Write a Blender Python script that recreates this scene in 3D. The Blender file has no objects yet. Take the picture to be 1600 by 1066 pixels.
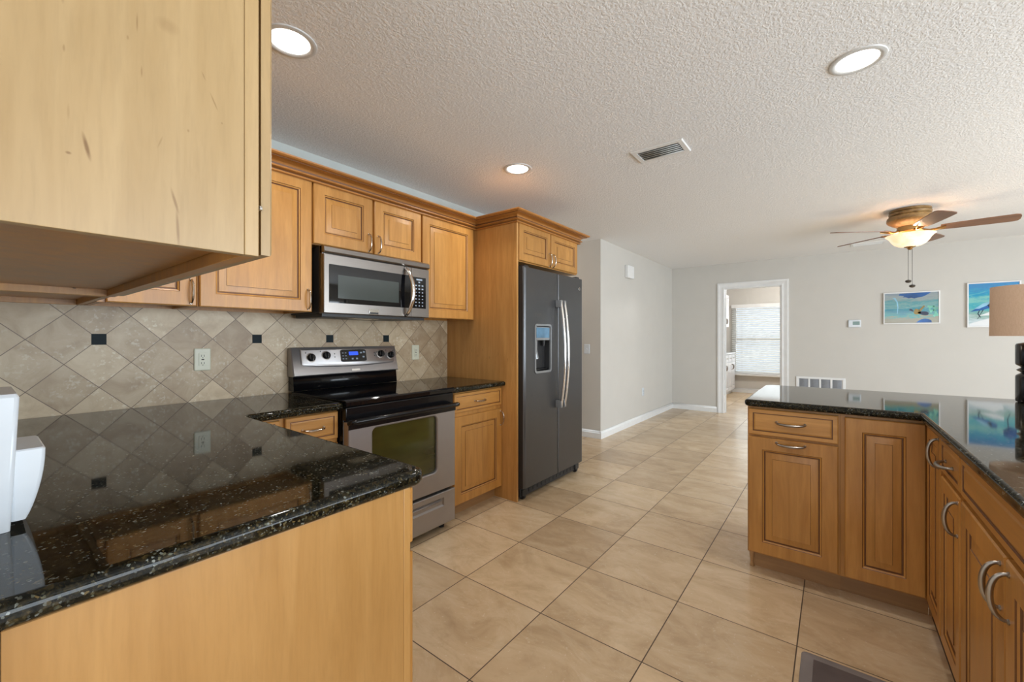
import bpy, bmesh, math, random
from mathutils import Vector, Matrix
random.seed(7)
PI = math.pi
S = bpy.context.scene
COL = S.collection

# ------------------------------------------------------------------ camera
cam = bpy.data.cameras.new('camera'); camo = bpy.data.objects.new('camera', cam); COL.objects.link(camo)
cam.sensor_width = 36; cam.sensor_fit = 'HORIZONTAL'; cam.lens = 36*651.3/1600
cam.shift_x = -1/1600; cam.shift_y = -5.6/1600; cam.clip_start = 0.02
camo.location = (0, 0, 1.228); camo.rotation_euler = (PI/2, 0, 0.6568-PI/2)
S.camera = camo
# ------------------------------------------------------------------ world, exposure
S.view_settings.view_transform = 'Standard'; S.view_settings.look = 'None'
S.view_settings.gamma = 1; S.view_settings.use_curve_mapping = False
S.view_settings.exposure = 0.0
W = bpy.data.worlds.new('world'); S.world = W; W.use_nodes = True
W.node_tree.nodes['Background'].inputs[0].default_value = (0.80, 0.90, 1.0, 1)
W.node_tree.nodes['Background'].inputs[1].default_value = 1.0

def area(name, loc, rot, sx, sy, power, color):
    l = bpy.data.lights.new(name, 'AREA'); l.shape = 'RECTANGLE'; l.size = sx; l.size_y = sy
    l.energy = power; l.color = color
    o = bpy.data.objects.new(name, l); o.location = loc; o.rotation_euler = rot; COL.objects.link(o); return o
# daylight through the glazed openings behind and beside the camera
area('daylight_patio', (2.6, -4.66, 1.08), (PI/2, 0, 0), 5.2, 2.0, 345, (0.80, 0.905, 1.0))
area('daylight_rear', (-2.66, -1.2, 1.30), (PI/2, 0, -PI/2), 2.8, 1.5, 48, (0.90, 0.95, 1.0))

# ------------------------------------------------------------------ node helpers
def newmat(name):
    m = bpy.data.materials.new(name); m.use_nodes = True
    return m, m.node_tree, m.node_tree.nodes['Principled BSDF']
def N(nt, t, **kw):
    n = nt.nodes.new(t)
    for k, v in kw.items():
        if k.startswith('_'): n.inputs[k[1:].replace('_', ' ')].default_value = v
        else: setattr(n, k, v)
    return n
def L(nt, a, b): nt.links.new(a, b)
def ramp(nt, fac, stops):
    r = nt.nodes.new('ShaderNodeValToRGB'); e = r.color_ramp.elements
    while len(e) < len(stops): e.new(0.5)
    for i, (p, c) in enumerate(stops): e[i].position = p; e[i].color = (*c, 1) if len(c) == 3 else c
    L(nt, fac, r.inputs[0]); return r.outputs[0]
def mathn(nt, op, a, b=None):
    n = nt.nodes.new('ShaderNodeMath'); n.operation = op
    for i, v in enumerate((a, b)):
        if v is None: continue
        if isinstance(v, (int, float)): n.inputs[i].default_value = v
        else: L(nt, v, n.inputs[i])
    return n.outputs[0]
def mix(nt, fac, a, b, mode='MIX'):
    n = nt.nodes.new('ShaderNodeMix'); n.data_type = 'RGBA'; n.blend_type = mode
    for s, v in ((n.inputs[0], fac), (n.inputs[6], a), (n.inputs[7], b)):
        if isinstance(v, (int, float)): s.default_value = v
        elif isinstance(v, tuple): s.default_value = (*v, 1)
        else: L(nt, v, s)
    return n.outputs[2]
def bump(nt, p, h, strength, dist):
    b = N(nt, 'ShaderNodeBump'); b.inputs['Strength'].default_value = strength; b.inputs['Distance'].default_value = dist
    L(nt, h, b.inputs['Height']); L(nt, b.outputs[0], p.inputs['Normal'])
def coords(nt, scale=(1, 1, 1), loc=(0, 0, 0), rand=False):
    tc = N(nt, 'ShaderNodeTexCoord'); mp = N(nt, 'ShaderNodeMapping')
    mp.inputs['Scale'].default_value = scale; mp.inputs['Location'].default_value = loc
    src = tc.outputs['Object']
    if rand:
        oi = N(nt, 'ShaderNodeObjectInfo'); va = N(nt, 'ShaderNodeVectorMath', operation='ADD')
        ml = mathn(nt, 'MULTIPLY', oi.outputs['Random'], 37.0)
        L(nt, src, va.inputs[0]); L(nt, ml, va.inputs[1]); src = va.outputs[0]
    L(nt, src, mp.inputs[0]); return mp.outputs[0]
def noise(nt, vec, scale, detail=4, rough=0.5, dist=0.0):
    n = N(nt, 'ShaderNodeTexNoise'); n.inputs['Scale'].default_value = scale; n.inputs['Detail'].default_value = detail
    n.inputs['Roughness'].default_value = rough; n.inputs['Distortion'].default_value = dist
    if vec is not None: L(nt, vec, n.inputs['Vector'])
    return n.outputs[0]
def plain(name, col, rough=0.5, metal=0.0, emit=None, es=0, spec=None, coat=0, noise_amt=0.0, bumpy=0.0, bscale=60):
    m, nt, p = newmat(name)
    p.inputs['Base Color'].default_value = (*col, 1); p.inputs['Roughness'].default_value = rough; p.inputs['Metallic'].default_value = metal
    if spec is not None: p.inputs['Specular IOR Level'].default_value = spec
    if coat: p.inputs['Coat Weight'].default_value = coat; p.inputs['Coat Roughness'].default_value = 0.05
    if emit: p.inputs['Emission Color'].default_value = (*emit, 1); p.inputs['Emission Strength'].default_value = es
    f = noise(nt, coords(nt), 9 if not noise_amt else 5, 3)
    a = noise_amt or 0.03
    c = ramp(nt, f, [(0.3, tuple(x*(1-a) for x in col)), (0.7, tuple(min(1, x*(1+a)) for x in col))])
    L(nt, c, p.inputs['Base Color'])
    if bumpy: bump(nt, p, noise(nt, coords(nt), bscale, 3), bumpy, 0.002)
    return m

def wood(name, dark, light, axis='z', rough=0.33, marks=None, blotch=0.16):
    m, nt, p = newmat(name)
    sc = {'z': (1, 1, 0.09), 'x': (0.09, 1, 1), 'y': (1, 0.09, 1)}[axis]
    v = coords(nt, sc, rand=True)
    g = noise(nt, v, 26, 6, 0.55, 0.6)
    fine = noise(nt, v, 150, 3, 0.6, 0.2)
    big = noise(nt, coords(nt, tuple(x if x > .5 else .35 for x in sc), rand=True), 3.0, 3, 0.5, 0.4)
    c = ramp(nt, g, [(0.30, dark), (0.70, light)])
    c = mix(nt, mathn(nt, 'MULTIPLY', ramp(nt, fine, [(0.45, (0, 0, 0)), (0.75, (1, 1, 1))]), 0.22), c, tuple(x*0.72 for x in dark))
    c = mix(nt, 1.0, c, ramp(nt, big, [(0.3, (1-blotch,)*3), (0.7, (1+blotch*0.4,)*3)]), 'MULTIPLY')
    oi = N(nt, 'ShaderNodeObjectInfo')
    c = mix(nt, 1.0, c, ramp(nt, oi.outputs['Random'], [(0.0, (0.93, 0.91, 0.88)), (1.0, (1.04, 1.04, 1.04))]), 'MULTIPLY')
    if marks:
        tc = N(nt, 'ShaderNodeTexCoord')
        for (cx, cy, cz, rx, ry, rz, tilt, amt) in marks:
            mp = N(nt, 'ShaderNodeMapping'); mp.vector_type = 'TEXTURE'
            mp.inputs['Location'].default_value = (cx, cy, cz); mp.inputs['Rotation'].default_value = tilt
            mp.inputs['Scale'].default_value = (rx, ry, rz)
            L(nt, tc.outputs['Object'], mp.inputs[0])
            ln = N(nt, 'ShaderNodeVectorMath', operation='LENGTH'); L(nt, mp.outputs[0], ln.inputs[0])
            f = mathn(nt, 'MULTIPLY', ramp(nt, ln.outputs['Value'], [(0.35, (1, 1, 1)), (1.0, (0, 0, 0))]), amt)
            c = mix(nt, f, c, (0.16, 0.075, 0.02))
    L(nt, c, p.inputs['Base Color'])
    r = ramp(nt, g, [(0.2, (rough-0.05,)*3), (0.8, (rough+0.06,)*3)]); L(nt, r, p.inputs['Roughness'])
    bump(nt, p, fine, 0.05, 0.001)
    return m

M = {}
M['maple'] = wood('maple_honey', (0.45, 0.205, 0.047), (0.61, 0.305, 0.080))
M['maple_flat'] = wood('maple_honey_level_grain', (0.47, 0.220, 0.052), (0.62, 0.315, 0.088), 'x')
M['maple_crown'] = wood('maple_crown', (0.40, 0.165, 0.036), (0.50, 0.215, 0.052), 'x')
M['maple_lit'] = wood('maple_lit_panel', (0.43, 0.285, 0.128), (0.505, 0.350, 0.175), 'z', blotch=0.10,
                       marks=[(0.0, 0.0, 0, 1, 1, 1, (0, 0, 0), 0.0)])  # same maple, with the light from behind put into a paler colour
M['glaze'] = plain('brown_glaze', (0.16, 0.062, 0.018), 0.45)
M['toe'] = wood('maple_toe_board', (0.36, 0.20, 0.09), (0.46, 0.27, 0.12), 'x')

def granite():
    m, nt, p = newmat('black_gold_granite')
    v = coords(nt)
    vo = N(nt, 'ShaderNodeTexVoronoi'); vo.inputs['Scale'].default_value = 290; vo.inputs['Randomness'].default_value = 1.0; L(nt, v, vo.inputs['Vector'])
    n1 = noise(nt, v, 95, 5, 0.65, 0.6); n2 = noise(nt, v, 30, 4, 0.6, 0.5)
    base = ramp(nt, n1, [(0.38, (0.0025, 0.003, 0.0025)), (0.50, (0.009, 0.0085, 0.005)), (0.62, (0.030, 0.022, 0.009)), (0.76, (0.075, 0.054, 0.020))])
    sx = N(nt, 'ShaderNodeSeparateColor'); L(nt, vo.outputs['Color'], sx.inputs[0])
    fl = ramp(nt, sx.outputs[0], [(0.855, (0, 0, 0)), (0.885, (1, 1, 1))])
    fcol = ramp(nt, sx.outputs[1], [(0.0, (0.12, 0.080, 0.028)), (0.55, (0.09, 0.095, 0.065)), (0.85, (0.22, 0.235, 0.22))])
    f = mathn(nt, 'MULTIPLY', fl, ramp(nt, n2, [(0.42, (0.1,)*3), (0.62, (1, 1, 1))]))
    L(nt, mix(nt, f, base, fcol), p.inputs['Base Color'])
    p.inputs['Roughness'].default_value = 0.045; p.inputs['Specular IOR Level'].default_value = 0.22
    return m
M['granite'] = granite()

def tile_floor():
    m, nt, p = newmat('travertine_floor_tiles')
    tc = N(nt, 'ShaderNodeTexCoord'); sp = N(nt, 'ShaderNodeSeparateXYZ'); L(nt, tc.outputs['Object'], sp.inputs[0])
    u = mathn(nt, 'DIVIDE', mathn(nt, 'SUBTRACT', sp.outputs[0], 1.546-4.57), 0.457)
    v = mathn(nt, 'DIVIDE', mathn(nt, 'SUBTRACT', sp.outputs[1], 0.117-9.18), 0.459)
    fu, fv = mathn(nt, 'FRACT', u), mathn(nt, 'FRACT', v)
    cb = N(nt, 'ShaderNodeCombineXYZ'); L(nt, mathn(nt, 'FLOOR', u), cb.inputs[0]); L(nt, mathn(nt, 'FLOOR', v), cb.inputs[1])
    wn = N(nt, 'ShaderNodeTexWhiteNoise'); wn.noise_dimensions = '2D'; L(nt, cb.outputs[0], wn.inputs['Vector'])
    off = N(nt, 'ShaderNodeVectorMath', operation='SCALE'); off.inputs['Scale'].default_value = 20; L(nt, wn.outputs['Color'], off.inputs[0])
    ad = N(nt, 'ShaderNodeVectorMath', operation='ADD'); L(nt, tc.outputs['Object'], ad.inputs[0]); L(nt, off.outputs[0], ad.inputs[1])
    st = N(nt, 'ShaderNodeMapping'); st.inputs['Scale'].default_value = (1, 0.55, 1); L(nt, ad.outputs[0], st.inputs[0])
    cl = noise(nt, st.outputs[0], 5.5, 7, 0.62, 0.8)
    c = ramp(nt, cl, [(0.28, (0.50, 0.360, 0.215)), (0.50, (0.64, 0.480, 0.305)), (0.72, (0.74, 0.585, 0.400))])
    vein = noise(nt, st.outputs[0], 2.6, 5, 0.6, 1.6)
    vm = ramp(nt, vein, [(0.485, (0, 0, 0)), (0.50, (1, 1, 1)), (0.515, (0, 0, 0))])
    c = mix(nt, mathn(nt, 'MULTIPLY', vm, 0.14), c, (0.80, 0.70, 0.54))
    pit = noise(nt, ad.outputs[0], 70, 3, 0.5)
    c = mix(nt, mathn(nt, 'MULTIPLY', ramp(nt, pit, [(0.66, (0, 0, 0)), (0.74, (1, 1, 1))]), 0.45), c, (0.82, 0.72, 0.56))
    dk = noise(nt, st.outputs[0], 11, 5, 0.7, 0.5)
    c = mix(nt, mathn(nt, 'MULTIPLY', ramp(nt, dk, [(0.52, (0, 0, 0)), (0.75, (1, 1, 1))]), 0.34), c, (0.36, 0.23, 0.12))
    c = mix(nt, 1.0, c, ramp(nt, wn.outputs['Value'], [(0.0, (0.80, 0.77, 0.73)), (0.3, (0.93, 0.915, 0.89)), (1.0, (1.05, 1.04, 1.02))]), 'MULTIPLY')
    def edge(f, w): return mathn(nt, 'LESS_THAN', mathn(nt, 'MINIMUM', f, mathn(nt, 'SUBTRACT', 1.0, f)), w)
    g = mathn(nt, 'MAXIMUM', edge(fu, 0.0048), edge(fv, 0.0048))
    c = mix(nt, g, c, (0.085, 0.055, 0.032))
    L(nt, c, p.inputs['Base Color'])
    L(nt, ramp(nt, g, [(0.0, (0.24,)*3), (1.0, (0.8,)*3)]), p.inputs['Roughness'])
    h = mathn(nt, 'ADD', mathn(nt, 'MULTIPLY', g, -1.0), mathn(nt, 'MULTIPLY', cl, 0.08))
    bump(nt, p, h, 0.25, 0.002)
    return m
M['floor'] = tile_floor()

def tile_splash():
    m, nt, p = newmat('tumbled_travertine_diamond_tiles')
    tc = N(nt, 'ShaderNodeTexCoord'); sp = N(nt, 'ShaderNodeSeparateXYZ'); L(nt, tc.outputs['Object'], sp.inputs[0])
    X = mathn(nt, 'SUBTRACT', sp.outputs[0], 0.348-10.79*1.0); Zc = mathn(nt, 'SUBTRACT', sp.outputs[2], 1.2195)
    k = 0.2157
    u = mathn(nt, 'ADD', mathn(nt, 'DIVIDE', mathn(nt, 'ADD', X, Zc), k), 100-50.0)
    v = mathn(nt, 'ADD', mathn(nt, 'DIVIDE', mathn(nt, 'SUBTRACT', X, Zc), k), 100-50.0)
    # shift so that a lattice node falls on x = 0.348
    sh = (10.79/k) % 1
    u = mathn(nt, 'SUBTRACT', u, sh); v = mathn(nt, 'SUBTRACT', v, sh)
    fu, fv = mathn(nt, 'FRACT', u), mathn(nt, 'FRACT', v)
    cb = N(nt, 'ShaderNodeCombineXYZ'); L(nt, mathn(nt, 'FLOOR', u), cb.inputs[0]); L(nt, mathn(nt, 'FLOOR', v), cb.inputs[1])
    wn = N(nt, 'ShaderNodeTexWhiteNoise'); wn.noise_dimensions = '2D'; L(nt, cb.outputs[0], wn.inputs['Vector'])
    off = N(nt, 'ShaderNodeVectorMath', operation='SCALE'); off.inputs['Scale'].default_value = 20; L(nt, wn.outputs['Color'], off.inputs[0])
    ad = N(nt, 'ShaderNodeVectorMath', operation='ADD'); L(nt, tc.outputs['Object'], ad.inputs[0]); L(nt, off.outputs[0], ad.inputs[1])
    cl = noise(nt, ad.outputs[0], 9, 7, 0.62, 0.7)
    c = ramp(nt, cl, [(0.28, (0.38, 0.275, 0.170)), (0.5, (0.49, 0.380, 0.250)), (0.72, (0.59, 0.485, 0.345))])
    pit = noise(nt, ad.outputs[0], 60, 4, 0.6)
    area_ = ramp(nt, noise(nt, ad.outputs[0], 6, 2), [(0.48, (0, 0, 0)), (0.62, (1, 1, 1))])
    c = mix(nt, mathn(nt, 'MULTIPLY', mathn(nt, 'MULTIPLY', ramp(nt, pit, [(0.54, (0, 0, 0)), (0.64, (1, 1, 1))]), area_), 0.75), c, (0.66, 0.60, 0.48))
    c = mix(nt, 1.0, c, ramp(nt, wn.outputs['Value'], [(0.0, (0.80, 0.75, 0.69)), (0.35, (0.96, 0.94, 0.90)), (0.8, (1.06, 1.06, 1.03)), (0.9, (1.24, 1.26, 1.24)), (1.0, (1.30, 1.33, 1.32))]), 'MULTIPLY')
    def edge(f, w): return mathn(nt, 'LESS_THAN', mathn(nt, 'MINIMUM', f, mathn(nt, 'SUBTRACT', 1.0, f)), w)
    g = mathn(nt, 'MAXIMUM', edge(fu, 0.0085), edge(fv, 0.0085))
    c = mix(nt, g, c, (0.135, 0.085, 0.05))
    L(nt, c, p.inputs['Base Color']); p.inputs['Roughness'].default_value = 0.42
    bump(nt, p, mathn(nt, 'ADD', mathn(nt, 'MULTIPLY', g, -1.0), mathn(nt, 'MULTIPLY', pit, 0.15)), 0.35, 0.002)
    return m
M['splash'] = tile_splash()

def ceiling_mat():
    m, nt, p = newmat('knockdown_textured_ceiling')
    p.inputs['Base Color'].default_value = (0.86, 0.86, 0.86, 1); p.inputs['Roughness'].default_value = 0.85
    v = coords(nt, (1, 1, 1))
    a = noise(nt, v, 80, 3, 0.55, 0.45); b = noise(nt, v, 120, 3, 0.6, 0.3)
    h = mathn(nt, 'ADD', ramp(nt, a, [(0.42, (0, 0, 0)), (0.60, (1, 1, 1))]), mathn(nt, 'MULTIPLY', b, 0.35))
    bump(nt, p, h, 0.32, 0.0045)
    return m
M['ceiling'] = ceiling_mat()
M['wall'] = plain('greige_wall_paint', (0.60, 0.575, 0.53), 0.55, bumpy=0.08, bscale=120, noise_amt=0.012)
M['wall_pale'] = plain('pale_grey_green_wall_paint', (0.56, 0.60, 0.575), 0.6, bumpy=0.08)
M['white'] = plain('white_trim_paint', (0.80, 0.80, 0.79), 0.35)
M['white_gloss'] = plain('white_plastic', (0.68, 0.72, 0.76), 0.22)
M['ivory'] = plain('ivory_plastic', (0.66, 0.66, 0.52), 0.35)
M['slot'] = plain('dark_slot', (0.02, 0.02, 0.02), 0.6)
M['black'] = plain('black_enamel', (0.006, 0.006, 0.007), 0.16, spec=0.32)
M['black_glass'] = plain('black_glass', (0.004, 0.004, 0.005), 0.03, spec=0.45)
M['black_matte'] = plain('black_plastic', (0.018, 0.018, 0.019), 0.45)
M['rubber'] = plain('dark_rubber', (0.02, 0.02, 0.02), 0.7)
M['lamp_black'] = plain('glossy_black_ceramic', (0.006, 0.005, 0.005), 0.16)
M['accent'] = plain('dark_blue_green_tile', (0.006, 0.014, 0.018), 0.5, spec=0.15, noise_amt=0.3)
M['bronze'] = plain('antique_brass', (0.42, 0.24, 0.09), 0.30, 1.0, noise_amt=0.2)
M['fan_body'] = wood('carved_golden_fan_body', (0.17, 0.085, 0.025), (0.34, 0.21, 0.08), 'x', 0.35)
M['blade'] = wood('reddish_brown_fan_blade', (0.17, 0.075, 0.035), (0.27, 0.13, 0.065), 'x', 0.40)
M['chain'] = plain('pull_chain_metal', (0.10, 0.09, 0.08), 0.35, 0.8)
M['nickel'] = plain('brushed_nickel', (0.58, 0.52, 0.45), 0.24, 1.0)
M['pewter'] = plain('darkened_pewter', (0.33, 0.30, 0.27), 0.30, 1.0, noise_amt=0.15)
M['chrome'] = plain('polished_steel', (0.72, 0.71, 0.69), 0.12, 1.0)
M['hinge'] = plain('worn_brass_hinge', (0.28, 0.24, 0.16), 0.35, 1.0)
def brushed(name, col, rough, axis, metal=1.0):
    m, nt, p = newmat(name)
    v = coords(nt, {'x': (0.6, 60, 60), 'z': (60, 60, 0.6)}[axis])
    g = noise(nt, v, 14, 3, 0.6)
    L(nt, ramp(nt, g, [(0.3, tuple(x*0.93 for x in col)), (0.7, tuple(x*1.05 for x in col))]), p.inputs['Base Color'])
    p.inputs['Metallic'].default_value = metal
    L(nt, ramp(nt, g, [(0.2, (rough-0.04,)*3), (0.8, (rough+0.05,)*3)]), p.inputs['Roughness'])
    return m
M['steel'] = brushed('brushed_stainless_steel', (0.27, 0.245, 0.225), 0.30, 'x')
M['steel_silver'] = plain('silver_painted_steel', (0.36, 0.345, 0.345), 0.32, 0.75)
M['steel_dark'] = brushed('slate_grey_steel', (0.115, 0.116, 0.120), 0.30, 'z', 0.85)
M['fridge_side'] = plain('dark_grey_fridge_side', (0.035, 0.035, 0.037), 0.5, bumpy=0.1, bscale=200)
M['dispenser'] = plain('dispenser_grey', (0.30, 0.31, 0.32), 0.3, 0.5)
M['disp_screen'] = plain('blue_display_film', (0.10, 0.22, 0.34), 0.2, noise_amt=0.6)
M['oven_glass'] = None
m, nt, p = newmat('tinted_oven_window'); g = noise(nt, coords(nt, (1, 1, 3)), 3, 2)
L(nt, ramp(nt, g, [(0.3, (0.030, 0.026, 0.006)), (0.7, (0.060, 0.062, 0.014))]), p.inputs['Base Color']); p.inputs['Roughness'].default_value = 0.06
p.inputs['Specular IOR Level'].default_value = 0.8
M['oven_glass'] = m
M['micro_glass'] = plain('grey_mesh_microwave_window', (0.055, 0.066, 0.062), 0.12)
M['display'] = plain('blue_lit_display', (0.01, 0.02, 0.2), 0.2, emit=(0.03, 0.12, 1.0), es=0.9)
M['legend'] = plain('pale_key_legend', (0.35, 0.42, 0.50), 0.4, emit=(0.5, 0.65, 0.9), es=0.06)
M['red_digit'] = plain('dim_red_legend', (0.2, 0.12, 0.12), 0.4)
M['lens'] = plain('lit_frosted_lens', (0.9, 0.9, 0.88), 0.4, emit=(1.0, 0.96, 0.90), es=6.0)
M['trim_white'] = plain('light_fixture_trim', (0.62, 0.62, 0.61), 0.45)
M['vent_dark'] = plain('vent_gap_shade', (0.10, 0.10, 0.08), 0.6)
M['grille'] = plain('grey_filter_grille', (0.33, 0.34, 0.36), 0.6)
M['lcd'] = plain('grey_green_lcd', (0.20, 0.30, 0.28), 0.25)
M['mat'] = plain('brown_grey_mat', (0.105, 0.080, 0.075), 0.85, noise_amt=0.25, bumpy=0.5, bscale=300)
M['mat_edge'] = plain('light_mat_border', (0.22, 0.19, 0.18), 0.85, noise_amt=0.2, bumpy=0.5, bscale=300)
M['sink'] = brushed('stainless_sink', (0.42, 0.40, 0.39), 0.28, 'x')
M['frame_white'] = plain('white_picture_frame', (0.82, 0.82, 0.82), 0.3)

def shade_mat():
    m, nt, p = newmat('tan_linen_shade')
    wv = noise(nt, coords(nt, (1, 1, 12)), 160, 2); w2 = noise(nt, coords(nt, (8, 8, 0.6)), 90, 2)
    c = ramp(nt, mathn(nt, 'MULTIPLY', mathn(nt, 'ADD', wv, w2), 0.5), [(0.35, (0.62, 0.420, 0.280)), (0.65, (0.74, 0.535, 0.385))])
    L(nt, c, p.inputs['Base Color']); p.inputs['Roughness'].default_value = 0.9
    return m
M['shade'] = shade_mat()
def bowl_mat():
    m, nt, p = newmat('lit_alabaster_glass')
    n = noise(nt, coords(nt), 9, 5, 0.6, 1.0)
    c = ramp(nt, n, [(0.3, (1.0, 0.70, 0.42)), (0.7, (1.0, 0.86, 0.66))])
    L(nt, c, p.inputs['Base Color']); L(nt, c, p.inputs['Emission Color']); p.inputs['Emission Strength'].default_value = 0.75
    p.inputs['Roughness'].default_value = 0.25
    return m
M['bowl'] = bowl_mat()
def glass_mat():
    m, nt, p = newmat('clear_window_glass')
    for n in list(nt.nodes): nt.nodes.remove(n)
    o = N(nt, 'ShaderNodeOutputMaterial'); t = N(nt, 'ShaderNodeBsdfTransparent'); g = N(nt, 'ShaderNodeBsdfGlossy'); g.inputs['Roughness'].default_value = 0.02
    mx = N(nt, 'ShaderNodeMixShader'); mx.inputs[0].default_value = 0.06
    L(nt, t.outputs[0], mx.inputs[1]); L(nt, g.outputs[0], mx.inputs[2]); L(nt, mx.outputs[0], o.inputs[0]); return m
M['glass'] = glass_mat()
def slat_mat():
    m, nt, p = newmat('white_blind_slat')
    p.inputs['Base Color'].default_value = (0.80, 0.80, 0.78, 1); p.inputs['Roughness'].default_value = 0.5
    o = [n for n in nt.nodes if n.type == 'OUTPUT_MATERIAL'][0]
    t = N(nt, 'ShaderNodeBsdfTranslucent'); t.inputs[0].default_value = (0.9, 0.92, 0.9, 1)
    mx = N(nt, 'ShaderNodeMixShader'); mx.inputs[0].default_value = 0.22
    L(nt, p.outputs[0], mx.inputs[1]); L(nt, t.outputs[0], mx.inputs[2]); L(nt, mx.outputs[0], o.inputs[0]); return m
M['slat'] = slat_mat()
def paint_mat(name, stops, seed, scale=(0.6, 1, 2.4), zr=(0, 1)):
    m, nt, p = newmat(name)
    tc = N(nt, 'ShaderNodeTexCoord'); sp = N(nt, 'ShaderNodeSeparateXYZ'); L(nt, tc.outputs['Object'], sp.inputs[0])
    n1 = noise(nt, coords(nt, scale, (seed, seed, seed)), 6, 4, 0.6, 1.2); n2 = noise(nt, coords(nt, scale, (seed+3, 1, seed)), 22, 3, 0.6, 1.5)
    zz = mathn(nt, 'DIVIDE', sp.outputs[2], zr[1])
    zz = mathn(nt, 'ADD', zz, mathn(nt, 'MULTIPLY', mathn(nt, 'SUBTRACT', n1, 0.5), 0.55))
    zz = mathn(nt, 'ADD', zz, mathn(nt, 'MULTIPLY', mathn(nt, 'SUBTRACT', n2, 0.5), 0.22))
    L(nt, ramp(nt, zz, stops), p.inputs['Base Color']); p.inputs['Roughness'].default_value = 0.12
    p.inputs['Coat Weight'].default_value = 0.5
    return m
M['art_reef'] = paint_mat('underwater_painting', [(0.0, (0.24, 0.20, 0.13)), (0.20, (0.26, 0.25, 0.16)), (0.27, (0.05, 0.30, 0.28)), (0.42, (0.004, 0.19, 0.28)), (0.52, (0.03, 0.27, 0.33)), (0.62, (0.20, 0.38, 0.38)), (0.72, (0.08, 0.30, 0.34)), (0.84, (0.30, 0.36, 0.36)), (1.0, (0.22, 0.28, 0.34))], 2, zr=(0, 0.39))
M['art_birds'] = paint_mat('seashore_painting', [(0.0, (0.75, 0.78, 0.78)), (0.15, (0.55, 0.66, 0.70)), (0.28, (0.28, 0.45, 0.40)), (0.40, (0.12, 0.46, 0.50)), (0.55, (0.05, 0.40, 0.50)), (0.66, (0.22, 0.55, 0.50)), (0.78, (0.02, 0.34, 0.52)), (0.95, (0.01, 0.22, 0.50))], 5, zr=(0, 0.51))
M['ink_blue'] = plain('deep_blue_paint', (0.015, 0.10, 0.33), 0.2, noise_amt=0.5)
M['ink_light'] = plain('pale_blue_paint_and_glare', (0.25, 0.50, 0.65), 0.2, noise_amt=0.4)
M['ink_dark'] = plain('navy_paint', (0.012, 0.022, 0.06), 0.2)
M['ink_ochre'] = plain('ochre_paint', (0.30, 0.20, 0.05), 0.2, noise_amt=0.4)
M['ink_mint'] = plain('mint_paint', (0.18, 0.52, 0.40), 0.2, noise_amt=0.5)
M['ink_white'] = plain('white_paint_stroke', (0.80, 0.83, 0.85), 0.2)

# ------------------------------------------------------------------ mesh helpers
def loft(bm, loops, mis=0, cap0=True, cap1=True, rnd=0):
    nf0 = len(bm.faces)
    if rnd: ly = bm.faces.layers.int.get('rnd') or bm.faces.layers.int.new('rnd')
    rows = [[bm.verts.new(p) for p in l] for l in loops]
    n = len(rows[0])
    for k in range(len(rows)-1):
        mi = mis[k] if isinstance(mis, (list, tuple)) else mis
        for i in range(n):
            f = bm.faces.new((rows[k][i], rows[k][(i+1) % n], rows[k+1][(i+1) % n], rows[k+1][i])); f.material_index = mi
    last = mis[-1] if isinstance(mis, (list, tuple)) else mis
    first = mis[0] if isinstance(mis, (list, tuple)) else mis
    if cap0: bm.faces.new(rows[0]).material_index = first
    if cap1: bm.faces.new(rows[-1]).material_index = last
    if rnd:
        bm.faces.ensure_lookup_table()
        for f in bm.faces[nf0:]: f[ly] = 1
def rect(x0, x1, z0, z1, y, i=0): return [(x0+i, y, z0+i), (x1-i, y, z0+i), (x1-i, y, z1-i), (x0+i, y, z1-i)]
def rrect(x0, x1, z0, z1, y, r, n=5, i=0):
    x0 += i; z0 += i; x1 -= i; z1 -= i; r = max(r-i, 0.0008)
    pts = []
    for cx, cz, a0 in ((x0+r, z0+r, PI), (x1-r, z0+r, 1.5*PI), (x1-r, z1-r, 0), (x0+r, z1-r, 0.5*PI)):
        for k in range(n+1):
            a = a0+k/n*PI/2; pts.append((cx+r*math.cos(a), y, cz+r*math.sin(a)))
    return pts
def box(bm, x0, x1, y0, y1, z0, z1, mi=0, bev=0.0, seg=2):
    t = bmesh.new(); bmesh.ops.create_cube(t, size=1)
    for v in t.verts: v.co = Vector(((x0+x1)/2+v.co.x*(x1-x0), (y0+y1)/2+v.co.y*(y1-y0), (z0+z1)/2+v.co.z*(z1-z0)))
    if bev: bmesh.ops.bevel(t, geom=list(t.edges), offset=bev, segments=seg, affect='EDGES', profile=0.5)
    for f in t.faces: f.material_index = mi
    me = bpy.data.meshes.new('tmp'); t.to_mesh(me); t.free(); bm.from_mesh(me); bpy.data.meshes.remove(me)
def sweep(bm, pts, rad, n=10, flat=1.0, mi=0, up=None):
    pts = [Vector(p) for p in pts]; rows = []
    prev = None
    for i, p in enumerate(pts):
        t = (pts[min(i+1, len(pts)-1)]-pts[max(i-1, 0)]).normalized()
        u = Vector(up) if up else Vector((0, 0, 1))
        if abs(t.dot(u)) > 0.97 and not up: u = Vector((1, 0, 0))
        if prev is not None and not up: u = prev
        a = (u-t*u.dot(t)).normalized(); b = t.cross(a); prev = a
        r = rad[i] if isinstance(rad, (list, tuple)) else rad
        rows.append([tuple(p+a*math.cos(2*PI*k/n)*r+b*math.sin(2*PI*k/n)*r*flat) for k in range(n)])
    loft(bm, rows, mi, rnd=1)
def lathe(bm, prof, n=32, c=(0, 0, 0), mi=0, cap0=True, cap1=True):
    loft(bm, [[(c[0]+r*math.cos(2*PI*k/n), c[1]+r*math.sin(2*PI*k/n), c[2]+z) for k in range(n)] for r, z in prof], mi, cap0, cap1, 1)
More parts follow.
